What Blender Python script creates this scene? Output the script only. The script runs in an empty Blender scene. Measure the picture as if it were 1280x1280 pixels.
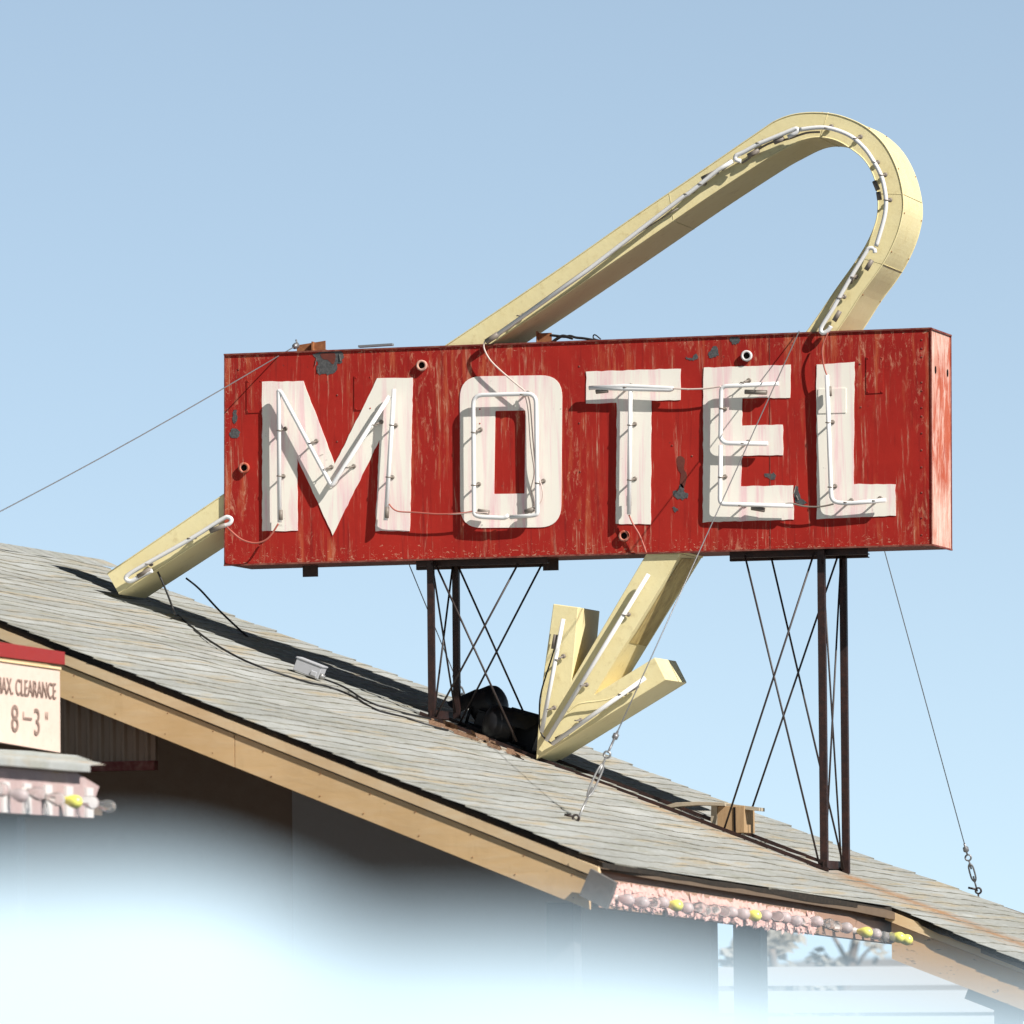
import bpy, bmesh, math, random
from mathutils import Vector, Matrix
from mathutils.geometry import tessellate_polygon
from mathutils import noise as mn
random.seed(7)
R=math.radians
scn=bpy.context.scene; COL=scn.collection
# ------------------------------------------------------------------ camera
F=9180.; PC=640.
yaw=R(15.6); HOR=1237.; roll=R(0.66); pitch=math.atan((HOR-PC)/F)
fw=Vector((-math.sin(yaw)*math.cos(pitch), math.cos(yaw)*math.cos(pitch), math.sin(pitch)))
rt=Vector((math.cos(yaw), math.sin(yaw), 0)); up=rt.cross(fw)
rt,up=rt*math.cos(roll)-up*math.sin(roll), up*math.cos(roll)+rt*math.sin(roll)
def ray(px,py): return fw+rt*((px-PC)/F)-up*((py-PC)/F)
CAM=-ray(281,706)*41.5; CAM.z=1.5
cd=bpy.data.cameras.new('camera'); cam=bpy.data.objects.new('camera',cd); COL.objects.link(cam)
M3=Matrix((rt,up,-fw)).transposed(); cam.matrix_world=Matrix.Translation(CAM)@M3.to_4x4()
cd.sensor_width=36; cd.lens=F/1280*36; cd.clip_start=.1; cd.clip_end=6000
cd.dof.use_dof=True; cd.dof.focus_distance=41.2; cd.dof.aperture_fstop=4.0
scn.camera=cam
# ------------------------------------------------------------------ light
SUN=Vector((2.09,-1.0,1.85)).normalized()
w=bpy.data.worlds.new('World'); scn.world=w; w.use_nodes=True
nt=w.node_tree; bg=nt.nodes['Background']; sk=nt.nodes.new('ShaderNodeTexSky'); sk.sky_type='NISHITA'; sk.sun_disc=False
sk.sun_elevation=math.asin(SUN.z); sk.sun_rotation=math.atan2(SUN.x,SUN.y)
sk.altitude=600; sk.air_density=0.8; sk.dust_density=0.1; sk.ozone_density=2.0
tcw=nt.nodes.new('ShaderNodeTexCoord'); mpw=nt.nodes.new('ShaderNodeMapping'); mpw.inputs['Location'].default_value=(0,0,.15)
nrw=nt.nodes.new('ShaderNodeVectorMath'); nrw.operation='NORMALIZE'; nt.links.new(tcw.outputs['Generated'],mpw.inputs[0]); nt.links.new(mpw.outputs[0],nrw.inputs[0]); nt.links.new(nrw.outputs[0],sk.inputs[0])
spw=nt.nodes.new('ShaderNodeSeparateXYZ'); nt.links.new(tcw.outputs['Generated'],spw.inputs[0])
mrw=nt.nodes.new('ShaderNodeMapRange'); nt.links.new(spw.outputs[2],mrw.inputs[0])   # deep clear zenith above the pale low sky
for k_,v_ in (('From Min',.135),('From Max',.28),('To Min',1.0),('To Max',.08)): mrw.inputs[k_].default_value=v_
tnw=nt.nodes.new('ShaderNodeVectorMath'); tnw.operation='MULTIPLY'; tnw.inputs[1].default_value=(2.36,1.94,1.46); nt.links.new(sk.outputs[0],tnw.inputs[0])
scw=nt.nodes.new('ShaderNodeVectorMath'); scw.operation='SCALE'; nt.links.new(tnw.outputs[0],scw.inputs[0]); nt.links.new(mrw.outputs[0],scw.inputs['Scale'])
nt.links.new(scw.outputs[0],bg.inputs[0]); bg.inputs[1].default_value=0.083
sl=bpy.data.lights.new('sun','SUN'); sl.energy=5.0; sl.angle=R(.5); sl.color=(1,.955,.89)
so=bpy.data.objects.new('sun',sl); COL.objects.link(so); so.rotation_euler=SUN.to_track_quat('Z','Y').to_euler(); so.location=(5,-5,12)
scn.view_settings.view_transform='Standard'; scn.view_settings.look='None'; scn.view_settings.exposure=0.52; scn.view_settings.gamma=1
# ------------------------------------------------------------------ measuring helpers: a pixel of the photo seen on a real plane
def onY(px,py,Y=0.): d=ray(px,py); return CAM+d*((Y-CAM.y)/d.y)
def onX(px,py,X): d=ray(px,py); return CAM+d*((X-CAM.x)/d.x)
def onP(px,py,p,n): d=ray(px,py); return CAM+d*((p-CAM).dot(n)/d.dot(n))
SL=.391
RP=Vector((1.1856,.05,3.0136)); RN=Vector((SL,0,1))
def roofz(x): return RP.z-SL*(x-RP.x)
def onR(px,py): return onP(px,py,RP,RN)
# crops used while measuring: (x offset, y offset, scale)
def crop(ox,oy,s): return lambda pts,Y=0.: [onY(ox+x*s,oy+y*s,Y) for x,y in pts]
c1=crop(270,400,.25); c2=crop(560,400,.25); c3=crop(860,390,350/1280)
c4=crop(560,120,.25); c5=crop(860,120,.25); c6=crop(480,680,420/1280); c7=crop(0,600,420/1280)
# ------------------------------------------------------------------ object helpers
def tag(o,label=None,cat=None,group=None,kind=None):
    if label: o['label']=label
    if cat: o['category']=cat
    if group: o['group']=group
    if kind: o['kind']=kind
    return o
def thing(name,loc,label,cat,group=None):
    o=bpy.data.objects.new(name,None); COL.objects.link(o); o.location=loc; o.empty_display_size=.1
    return tag(o,label,cat,group)
class MB:
    def __init__(s): s.v=[]; s.f=[]; s.sm=[]
    def add(s,vs,fs,smooth=False):
        b=len(s.v); s.v+= [Vector(v) for v in vs]; s.f+=[[b+i for i in f] for f in fs]; s.sm+=[smooth]*len(fs); return s
    def box(s,c,h,ax=None):
        c=Vector(c); ax=ax or (Vector((1,0,0)),Vector((0,1,0)),Vector((0,0,1)))
        vs=[c+ax[0]*h[0]*i+ax[1]*h[1]*j+ax[2]*h[2]*k for i in(-1,1) for j in(-1,1) for k in(-1,1)]
        return s.add(vs,[(0,1,3,2),(4,6,7,5),(0,4,5,1),(2,3,7,6),(0,2,6,4),(1,5,7,3)])
    def bar(s,a,b,wd,ht,upv=(0,0,1)):
        a=Vector(a);b=Vector(b);d=(b-a).normalized();u=Vector(upv);sd=d.cross(u).normalized();u=sd.cross(d)
        return s.box((a+b)/2,((b-a).length/2,wd/2,ht/2),(d,sd,u))
    def angle(s,a,b,wd,th,u,v):   # L section from a to b with legs along u and v
        a=Vector(a);b=Vector(b);u=Vector(u);v=Vector(v)
        pr=[(0,0),(wd,0),(wd,th),(th,th),(th,wd),(0,wd)]
        vs=[p+u*x+v*y for p in(a,b) for x,y in pr]; n=6
        fs=[(i,(i+1)%n,n+(i+1)%n,n+i) for i in range(n)]+[tuple(range(n-1,-1,-1)),tuple(range(n,2*n))]
        return s.add(vs,fs)
    def tube(s,pts,r,n=8,closed=False,caps=True):
        pts=[Vector(p) for p in pts]; m=len(pts); rr=r if isinstance(r,(list,tuple)) else [r]*m
        vs=[];pn=None
        for i,p in enumerate(pts):
            if closed: t=pts[(i+1)%m]-pts[i-1]
            else: t=pts[min(i+1,m-1)]-pts[max(i-1,0)]
            t=t.normalized() if t.length>1e-9 else Vector((0,0,1))
            if pn is None:
                pn=t.cross(Vector((.31,.87,.39))).normalized()
            pn=(pn-t*pn.dot(t)).normalized(); b=t.cross(pn)
            vs+=[p+(pn*math.cos(a)+b*math.sin(a))*rr[i] for a in [2*math.pi*k/n for k in range(n)]]
        fs=[];seg=m if closed else m-1
        for i in range(seg):
            j=(i+1)%m
            for k in range(n): fs.append((i*n+k,i*n+(k+1)%n,j*n+(k+1)%n,j*n+k))
        s.add(vs,fs,True)
        if caps and not closed: s.add(vs[:n],[tuple(range(n-1,-1,-1))]); s.add(vs[-n:],[tuple(range(n))])
        return s
    def lathe(s,o,ax,prof,n=16):   # prof: (distance along the axis, radius)
        o=Vector(o);ax=Vector(ax).normalized()
        return s.tube([o+ax*d for d,r in prof],[r for d,r in prof],n)
    def ring(s,o,ax,r1,r0,h,n=18):
        o=Vector(o);ax=Vector(ax).normalized();u=ax.orthogonal().normalized();v=ax.cross(u)
        vs=[]
        for (r,d) in ((r1,0),(r1,h),(r0,h),(r0,0)):
            vs+=[o+ax*d+(u*math.cos(a)+v*math.sin(a))*r for a in [2*math.pi*k/n for k in range(n)]]
        fs=[(q*n+k,q*n+(k+1)%n,((q+1)%4)*n+(k+1)%n,((q+1)%4)*n+k) for q in range(4) for k in range(n)]
        return s.add(vs,fs,True)
    def prism(s,poly,dv):         # planar polygon pushed along dv
        poly=[Vector(p) for p in poly]; dv=Vector(dv); n=len(poly)
        tr=tessellate_polygon([poly]); vs=poly+[p+dv for p in poly]
        fs=[tuple(t) for t in tr]+[tuple(n+i for i in reversed(t)) for t in tr]+[(i,(i+1)%n,n+(i+1)%n,n+i) for i in range(n)]
        return s.add(vs,fs)
    def grid(s,rows,smooth=False,flip=False):
        n=len(rows[0]); vs=[p for r in rows for p in r]
        fs=[(i*n+j,i*n+j+1,(i+1)*n+j+1,(i+1)*n+j) for i in range(len(rows)-1) for j in range(n-1)]
        if flip: fs=[f[::-1] for f in fs]
        return s.add(vs,fs,smooth)
    def build(s,name,mat,parent=None,bevel=0,weld=True,label=None):
        me=bpy.data.meshes.new(name); o=bpy.data.objects.new(name,me); COL.objects.link(o)
        org=Vector((0,0,0))
        p=parent
        while p is not None: org+=p.location; p=p.parent
        if parent is None:
            org=sum(s.v,Vector())/len(s.v); org.z=min(v.z for v in s.v); o.location=org
        else: o.parent=parent
        me.from_pydata([v-org for v in s.v],[],s.f)
        for i,q in enumerate(me.polygons): q.use_smooth=s.sm[i]
        bm=bmesh.new(); bm.from_mesh(me)
        if weld: bmesh.ops.remove_doubles(bm,verts=bm.verts,dist=1e-6)
        bmesh.ops.recalc_face_normals(bm,faces=bm.faces); bm.to_mesh(me); bm.free()
        me.materials.append(mat)
        if bevel:
            m=o.modifiers.new('bevel','BEVEL'); m.width=bevel; m.segments=2; m.limit_method='ANGLE'
        if label: o['label']=label
        return o
def smoothpath(pts,k=6,closed=False):
    pts=[Vector(p) for p in pts]; out=[]; n=len(pts)
    for i in range(n if closed else n-1):
        p0=pts[i-1] if (i>0 or closed) else pts[0]; p1=pts[i]; p2=pts[(i+1)%n]; p3=pts[(i+2)%n] if (i+2<n or closed) else pts[-1]
        for j in range(k):
            t=j/k; out.append(.5*((2*p1)+(p2-p0)*t+(2*p0-5*p1+4*p2-p3)*t*t+(3*p1-p0-3*p2+p3)*t**3))
    if not closed: out.append(pts[-1])
    return out
def roundpath(pts,r,k=5,closed=False):
    pts=[Vector(p) for p in pts]; out=[]; n=len(pts)
    for i,p in enumerate(pts):
        if not closed and i in(0,n-1): out.append(p); continue
        a=pts[i-1];b=pts[(i+1)%n]; d1=(a-p);d2=(b-p); q=min(r,d1.length*.45,d2.length*.45)
        A=p+d1.normalized()*q;B=p+d2.normalized()*q
        for j in range(k+1):
            t=j/k; out.append(A*(1-t)**2+p*2*t*(1-t)+B*t*t)
    return out
# ------------------------------------------------------------------ materials
def newmat(name,col,rough=.6,spec=.4,metal=0):
    m=bpy.data.materials.new(name); m.use_nodes=True; b=m.node_tree.nodes['Principled BSDF']
    b.inputs['Base Color'].default_value=(*col,1); b.inputs['Roughness'].default_value=rough
    b.inputs['Specular IOR Level'].default_value=spec; b.inputs['Metallic'].default_value=metal
    return m
class NT:
    def __init__(s,m): s.m=m; s.t=m.node_tree; s.b=s.t.nodes['Principled BSDF']; s.tc=s.t.nodes.new('ShaderNodeTexCoord')
    def mp(s,scale=(1,1,1),loc=(0,0,0),rot=(0,0,0)):
        n=s.t.nodes.new('ShaderNodeMapping'); n.inputs['Scale'].default_value=scale; n.inputs['Location'].default_value=loc; n.inputs['Rotation'].default_value=rot
        s.t.links.new(s.tc.outputs['Object'],n.inputs[0]); return n.outputs[0]
    def noise(s,vec,scale=5,detail=6,rough=.6,dist=0):
        n=s.t.nodes.new('ShaderNodeTexNoise'); n.inputs['Scale'].default_value=scale; n.inputs['Detail'].default_value=detail
        n.inputs['Roughness'].default_value=rough; n.inputs['Distortion'].default_value=dist; s.t.links.new(vec,n.inputs['Vector']); return n.outputs['Fac']
    def ramp(s,fac,a,b,ca=0,cb=1):
        n=s.t.nodes.new('ShaderNodeMapRange'); n.inputs['From Min'].default_value=a; n.inputs['From Max'].default_value=b
        n.inputs['To Min'].default_value=ca; n.inputs['To Max'].default_value=cb; s.t.links.new(fac,n.inputs[0]); return n.outputs[0]
    def math(s,op,a,b):
        n=s.t.nodes.new('ShaderNodeMath'); n.operation=op
        for i,x in enumerate((a,b)):
            if isinstance(x,(int,float)): n.inputs[i].default_value=x
            else: s.t.links.new(x,n.inputs[i])
        return n.outputs[0]
    def mix(s,fac,a,b):
        n=s.t.nodes.new('ShaderNodeMix'); n.data_type='RGBA'
        if isinstance(fac,(int,float)): n.inputs[0].default_value=fac
        else: s.t.links.new(fac,n.inputs[0])
        for i,x in ((6,a),(7,b)):
            if isinstance(x,tuple): n.inputs[i].default_value=(*x,1)
            else: s.t.links.new(x,n.inputs[i])
        return n.outputs[2]
    def sep(s):
        n=s.t.nodes.new('ShaderNodeSeparateXYZ'); s.t.links.new(s.tc.outputs['Object'],n.inputs[0]); return n.outputs
    def col(s,x): s.t.links.new(x,s.b.inputs['Base Color'])
    def bump(s,h,dist=.003,st=.6):
        n=s.t.nodes.new('ShaderNodeBump'); n.inputs['Distance'].default_value=dist; n.inputs['Strength'].default_value=st
        s.t.links.new(h,n.inputs['Height']); s.t.links.new(n.outputs[0],s.b.inputs['Normal'])
def weathered(name,base,alt,dark,scale=(1,1,1),amt=.5,rough=.6,spec=.35,sc=6,bump=.002):
    m=newmat(name,base,rough,spec); t=NT(m)
    n1=t.noise(t.mp(scale),sc,8,.65,.3); n2=t.noise(t.mp(tuple(x*2.7 for x in scale),(3,1,7)),sc*1.7,8,.7)
    c=t.mix(t.ramp(n1,.42,.72,0,amt),base,alt); c=t.mix(t.ramp(n2,.56,.78,0,amt),c,dark); t.col(c); t.bump(n2,bump,.5); return m
# red sign paint: sun-faded with vertical brush streaks, orange primer and pale scuffs showing
def red_paint(name,base,fade,dark,a0,a1,chalk=0):
    m=newmat(name,base,.72,.12); t=NT(m)
    st=t.noise(t.mp((9,9,.75)),2.6,8,.62,.35); st2=t.noise(t.mp((30,30,1.6),(2,5,1)),2.6,7,.7,.2)
    bl=t.noise(t.mp((1,1,.8),(4,2,9)),1.9,5,.55); fine=t.noise(t.mp((60,60,3.5)),3,6,.75)
    c=t.mix(t.ramp(bl,.35,.65,0,.55),base,dark)
    f=t.math('MULTIPLY',t.ramp(st,a0,a1),t.ramp(bl,.47,.60,.03,1)); f=t.math('MULTIPLY',f,t.ramp(fine,.3,.62,.25,1))
    c=t.mix(t.math('MULTIPLY',f,.85),c,fade)
    g=t.math('MULTIPLY',t.ramp(st2,.54,.66),t.ramp(st,.48,.60)); g=t.math('MULTIPLY',g,t.ramp(fine,.38,.55))
    c=t.mix(t.math('MULTIPLY',g,.75),c,(.56,.36,.25))
    g2=t.math('MULTIPLY',t.ramp(t.noise(t.mp((14,14,4),(1,8,2)),2.2,8,.8,.6),.54,.64),t.ramp(bl,.50,.60)); c=t.mix(t.math('MULTIPLY',g2,.7),c,(.60,.30,.19))
    d=t.ramp(t.noise(t.mp((22,22,14),(7,3,3)),3,5,.6),.70,.73); c=t.mix(d,c,(.09,.03,.025))
    if chalk>0:
        k1=t.noise(t.mp((7,7,2.4),(6,1,2)),1.6,8,.7,.5); c=t.mix(t.math('MULTIPLY',t.ramp(k1,.47,.60),chalk),c,(.80,.62,.54)); k2=t.noise(t.mp((12,12,3),(1,7,5)),1.5,7,.7,.4); c=t.mix(t.ramp(k2,.58,.68,0,.7),c,dark)
    X,Y,Z=t.sep(); ch=t.noise(t.mp((16,16,34),(2,2,9)),2.0,8,.75,.8)
    eb=t.math('MAXIMUM',t.ramp(Z,1.24,1.40,1,0),t.math('MAXIMUM',t.ramp(Z,2.36,2.43,0,1),t.ramp(X,-2.06,-1.93,1,0)))
    e1=t.math('GREATER_THAN',t.math('ADD',ch,t.math('MULTIPLY',eb,.13)),.70); c=t.mix(t.math('MULTIPLY',e1,.85),c,(.55,.30,.20))
    ru=t.noise(t.mp((26,26,1.1),(4,4,4)),1.7,5,.6); c=t.mix(t.math('MULTIPLY',t.ramp(ru,.58,.72),.55),c,(.13,.012,.012))
    t.col(c); t.bump(t.noise(t.mp((3,3,3)),1.3,3,.5),.014,.6); return m
M={}
M['red']=red_paint('faded_red_paint',(.37,.022,.015),(.52,.14,.06),(.24,.013,.012),.51,.66)
M['salmon']=red_paint('sunbleached_red_paint',(.46,.11,.06),(.72,.50,.41),(.34,.035,.02),.27,.42,.55)
M['trim']=weathered('dark_red_trim',(.16,.022,.016),(.32,.16,.11),(.03,.01,.01),(4,4,4),.7)
M['under']=weathered('sign_underside_paint',(.12,.03,.022),(.2,.05,.03),(.03,.012,.01),(2,2,2),.6)
m=newmat('white_letter_paint',(.82,.785,.70),.7,.15); t=NT(m)
s1=t.noise(t.mp((7,7,.5)),2.2,6,.6,.4); s2=t.noise(t.mp((45,45,2.0)),2.5,6,.7); s3=t.noise(t.mp((1,1,1),(5,5,5)),14,5,.6)
c=t.mix(t.math('MULTIPLY',t.ramp(s1,.47,.62),t.ramp(s2,.35,.65,.4,.95)),(.84,.80,.715),(.80,.52,.55)); c=t.mix(t.ramp(s3,.69,.73,0,.8),c,(.45,.42,.38)); c=t.mix(t.ramp(s2,.66,.8,0,.4),c,(.62,.42,.36)); t.col(c); M['letter']=m
M['yellow']=weathered('cream_yellow_paint',(.77,.68,.39),(.73,.61,.31),(.42,.30,.12),(1.2,1.2,1.2),.55,.5,.35,3,.004)
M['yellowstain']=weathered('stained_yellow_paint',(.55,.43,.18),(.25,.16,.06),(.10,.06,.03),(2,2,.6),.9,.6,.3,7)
M['neon']=newmat('white_glass_tube',(.72,.72,.72),.25,.4)
M['electrode']=newmat('grey_electrode_paint',(.20,.17,.145),.5,.4)
M['wirewhite']=newmat('pale_cable',(.62,.5,.45),.5,.4)
M['wirered']=newmat('red_cable_sleeve',(.42,.12,.09),.5,.4)
M['black']=newmat('black_rubber_cable',(.015,.015,.016),.5,.4)
M['steel']=weathered('rusty_brown_steel',(.020,.009,.008),(.06,.022,.014),(.008,.005,.004),(3,3,3),.7,.55,.4,8)
M['rod']=newmat('dark_steel_rod',(.03,.02,.018),.5,.5)
M['rust']=weathered('orange_rusted_iron',(.25,.10,.045),(.40,.17,.07),(.08,.03,.02),(5,5,5),.8,.75,.2,8)
M['galv']=newmat('galvanised_steel',(.33,.33,.33),.4,.5,.6); 
M['wire']=newmat('steel_guy_wire',(.22,.22,.23),.45,.5,.5)
M['peeled']=weathered('bare_grey_metal',(.06,.06,.062),(.14,.14,.14),(.02,.02,.02),(14,14,14),.9)
M['hole']=newmat('dark_opening',(.01,.008,.008),.9,.1)
M['blackpaint']=newmat('matt_black_enamel',(.012,.012,.014),.45,.35)
M['greybox']=weathered('grey_enamel',(.42,.43,.46),(.35,.36,.38),(.3,.28,.25),(4,4,4),.4)
M['oldwood']=weathered('weathered_grey_wood',(.42,.36,.27),(.30,.26,.2),(.13,.10,.07),(2,12,12),.7,.8,.15,5)
M['blockwood']=weathered('tan_rough_sawn_wood',(.40,.27,.15),(.32,.2,.11),(.16,.09,.05),(14,14,1.5),.7,.8,.15,4)
def board(name,base,alt,dark,grain=(1.2,8,8),peel=.70):
    m=newmat(name,base,.7,.25); t=NT(m)
    a=t.noise(t.mp(grain),3,7,.65,.3); b=t.noise(t.mp((4,8,14),(2,8,3)),2.3,7,.7,.5); g=t.noise(t.mp((1.1,1.1,1.1)),2,4,.5)
    c=t.mix(t.ramp(a,.42,.68,0,.55),base,alt); c=t.mix(t.ramp(g,.4,.65,0,.5),c,dark); v2=t.noise(t.mp((7,7,2.2),(5,1,1)),1.5,6,.7); c=t.mix(t.ramp(v2,.55,.75,0,.35),c,dark); c=t.mix(t.ramp(b,peel,peel+.03,0,.8),c,(.10,.06,.035)); t.col(c); t.bump(a,.003,.5); return m
M['fascia']=board('tan_fascia_paint',(.82,.56,.29),(.86,.64,.39),(.62,.40,.19),peel=.675)
M['trimboard']=board('pale_tan_trim_paint',(.84,.62,.37),(.88,.74,.52),(.64,.43,.23),peel=.66)
M['oldfascia']=board('peeling_tan_fascia_paint',(.66,.42,.20),(.58,.38,.22),(.46,.28,.14),peel=.62)
M['brownboard']=board('brown_bulb_board_paint',(.34,.21,.15),(.42,.27,.2),(.22,.13,.09),(3,1,8),.64)
M['pink']=weathered('peeling_pink_paint',(.62,.37,.33),(.74,.55,.50),(.33,.18,.13),(4,4,4),.7,.6,.3)
M['pinkpale']=weathered('pale_pink_board',(.45,.33,.32),(.5,.41,.4),(.3,.2,.19),(3,3,3),.7)
M['clear_board']=weathered('pale_peach_board',(.72,.55,.47),(.76,.62,.54),(.52,.34,.27),(2,2,2),.6)
M['redband']=weathered('dark_red_gloss_band',(.30,.015,.012),(.34,.02,.015),(.16,.01,.01),(3,3,3),.5,.4,.4)
M['ink']=weathered('worn_dark_lettering',(.20,.14,.12),(.42,.30,.25),(.12,.09,.08),(10,10,10),.8)
M['ink2']=newmat('faded_small_lettering',(.45,.34,.29),.7,.2)
M['whiterib']=newmat('off_white_rib',(.66,.63,.62),.6,.3)
M['tar']=weathered('black_roofing_edge',(.03,.028,.026),(.08,.06,.045),(.012,.012,.012),(6,6,6),.6,.95,.1,8)
M['butt']=weathered('shingle_butt_gap_shade',(.17,.165,.14),(.34,.33,.29),(.06,.055,.045),(5,1.6,5),1.0,.95,.1,4)  # dark tone paints in the shadow gaps under the course edges
M['scrap']=weathered('dull_brown_debris',(.13,.075,.05),(.28,.18,.11),(.05,.03,.025),(20,20,20),.9,.85,.1,6)
M['wall']=weathered('brown_stucco',(.50,.34,.24),(.55,.4,.29),(.38,.25,.17),(1,1,1),.5,.9,.1,9)
M['wall2']=weathered('grey_tan_stucco',(.72,.63,.56),(.76,.66,.6),(.6,.5,.44),(1,1,1),.4,.9,.1,9)
M['slat']=weathered('dark_brown_slat',(.36,.24,.16),(.42,.28,.19),(.28,.18,.12),(3,3,1),.6)
M['deck']=weathered('plywood_deck',(.14,.10,.07),(.18,.13,.09),(.09,.06,.04),(2,2,2),.6)
M['post']=weathered('grey_timber_post',(.09,.085,.09),(.13,.12,.12),(.06,.05,.05),(4,4,1),.5)
M['capgrey']=weathered('grey_flashing',(.14,.135,.13),(.2,.19,.18),(.09,.08,.08),(4,4,4),.6)
m=newmat('frosted_bulb_glass',(.74,.68,.69),.28,.5); m.node_tree.nodes['Principled BSDF'].inputs['Transmission Weight'].default_value=.55; m.node_tree.nodes['Principled BSDF'].inputs['IOR'].default_value=1.25; M['bulb_frost']=m
M['bulb_yel']=newmat('yellow_bulb_glass',(.82,.80,.16),.2,.5)
m=newmat('clear_bulb_glass',(.9,.9,.9),.03,.5); m.node_tree.nodes['Principled BSDF'].inputs['Transmission Weight'].default_value=.9; m.node_tree.nodes['Principled BSDF'].inputs['IOR'].default_value=1.2; M['bulb_clear']=m
M['socket']=newmat('porcelain_socket',(.50,.44,.41),.4,.4)
M['carpaint']=newmat('pale_white_car_paint',(.49,.64,.76),.5,.2)
M['glass']=newmat('dark_car_glass',(.02,.025,.03),.05,.6)
M['rubber']=newmat('tyre_rubber',(.02,.02,.02),.8,.2)
M['alloy']=newmat('wheel_alloy',(.5,.5,.5),.3,.5,.8)
M['lamp']=newmat('clear_lamp_plastic',(.75,.75,.72),.15,.5)
M['lampred']=newmat('red_lamp_plastic',(.5,.02,.02),.2,.5)
M['whitefence']=newmat('white_fence_paint',(.85,.85,.86),.6,.3)
M['bark']=weathered('grey_bark',(.20,.15,.12),(.26,.2,.16),(.1,.08,.06),(3,3,1),.6)
M['leaf']=weathered('dusty_leaf',(.30,.29,.26),(.36,.34,.3),(.2,.19,.16),(3,3,3),.6)
M['hill']=weathered('far_scrub',(.24,.22,.21),(.28,.25,.23),(.2,.18,.17),(.01,.01,.01),.5,.95,.1)
M['asphalt']=weathered('dusty_asphalt',(.052,.05,.047),(.07,.065,.06),(.04,.038,.036),(.4,.4,.4),.6,.95,.15,5)
# asphalt shingles: granules, pale wear, tan and green weather bands, one rust stain below the right sign post
m=newmat('grey_asphalt_shingle',(.30,.30,.27),.95,.08); t=NT(m); M['shingle']=m
gr=t.noise(t.mp((1,1,1)),210,4,.75); bd=t.noise(t.mp((2.6,.16,.4)),2.0,6,.55,.3); bd2=t.noise(t.mp((4.5,.35,1),(3,9,4)),2.2,6,.6,.2); bl=t.noise(t.mp((1,1,1)),3.5,6,.6)
st=t.noise(t.mp((3.5,30,1),(3,1,4)),1.6,5,.6)
c=t.mix(t.ramp(bd,.40,.66),(.335,.35,.34),(.475,.495,.49)); c=t.mix(t.ramp(bd2,.54,.64,0,.8),c,(.43,.345,.215)); c=t.mix(t.ramp(bl,.52,.70,0,.6),c,(.27,.28,.215))
c=t.mix(t.ramp(st,.5,.75,0,.35),c,(.52,.53,.52))
c=t.mix(t.ramp(gr,.30,.62,.45,0),c,(.13,.13,.11))
X,Y,Z=t.sep()   # object origin is the building's: the stain runs down the slope from the post foot
edge=t.math('ADD',Y,t.math('MULTIPLY',t.noise(t.mp((1.5,6,1),(9,2,2)),3,6,.7),.5))
near=t.math('SUBTRACT',1.0,t.ramp(t.math('ABSOLUTE',t.math('SUBTRACT',edge,.52),0),.05,.32))
t_m=t.math('MULTIPLY',near,t.ramp(X,2.35,2.55)); t_m=t.math('MULTIPLY',t_m,t.ramp(st,.25,.6,.5,.95))
c=t.mix(t_m,c,(.34,.17,.065))
near2=t.math('SUBTRACT',1.0,t.ramp(t.math('ABSOLUTE',t.math('SUBTRACT',edge,.16),0),.04,.24)); n2=t.math('MULTIPLY',near2,t.ramp(X,.2,.5)); n2=t.math('MULTIPLY',n2,t.ramp(bl,.38,.6,.0,.7)); c=t.mix(n2,c,(.42,.26,.13))
an=t.t.nodes.new('ShaderNodeAttribute'); an.attribute_name='tab'; c=t.mix(t.ramp(an.outputs['Fac'],.0,1,.0,.30),c,(.24,.235,.205))
wv=t.noise(t.mp((60,7,1),(1,1,1)),1.0,4,.7); c=t.mix(t.ramp(wv,.5,.72,0,.35),c,(.56,.575,.565))
t.col(c); t.bump(gr,.004,.8)
# ------------------------------------------------------------------ setting: ground and far hills
g=MB(); S=3000; g.grid([[Vector((x,y,0)) for x in(-S,-300,-60,0,60,300,S)] for y in(-300,-60,0,60,300,S)])
tag(g.build('ground',M['asphalt']),kind='structure')
h=MB(); rows=[]
for j,(dy,sc_) in enumerate(((0,0),(40,.55),(90,1),(160,.3))):
    rows.append([Vector((x,900+dy,-.5+sc_*(2.2+4.2*mn.fractal(Vector((x*.012,1.7,3.3)),1,2,5)+2.6))) for x in range(-700,500,12)])
h.grid(rows,True); tag(h.build('hills',M['hill']),kind='structure')
# ------------------------------------------------------------------ canopy building
B=thing('motel_building',(1.0,0,0),'tan motel canopy building with a grey shingled gable roof under the big red sign','building')
PXF=[(-60,757),(0,779),(75,807),(150,832),(212,857),(300,897),(375,925),(440,956),(515,982),(560,1000),(620,1026),(710,1060),(740,1072),(785,1080),(820,1085),(880,1092),(920,1100),(1032,1117),(1117,1136),(1170,1158),(1280,1201),(1400,1250)]
FP=[onR(*p) for p in PXF]; FP=[(p.x,p.y) for p in FP]
XR=-1.6; XE=5.4
def interp(tab,x):
    if x<=tab[0][0]: return tab[0][1]
    for (a,b),(c_,d) in zip(tab,tab[1:]):
        if x<=c_: return b+(d-b)*(x-a)/(c_-a)
    return tab[-1][1]
def rakeY(x): return -4.42-.13*(x-.3)
FT=[]
FT=[(x,rakeY(x)-.014+.012*mn.noise(Vector((x*2.1,0,0)))) for x in [XR+k*.1 for k in range(51)] if x<3.40]
FT+= [(3.475,-4.82)]+[(3.475+(3.99-3.475)*k/10,-4.78+(3.98)*k/10) for k in range(1,11)]+[(4.0,-.80),(4.3,-.86),(4.8,-.88),(5.6,-.9)]
FT.sort()
BT=[(-1.6,2.2),(-1.4,2.25),(-.8,2.42),(.3,2.48),(2.5,2.48),(3.1,2.56),(3.3,2.66),(3.7,2.72),(4.0,2.95),(5.6,3.1)]
dark_faces=[]; tabv=[]; sh=MB(); EX=.166; i=0; x=XR
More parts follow.
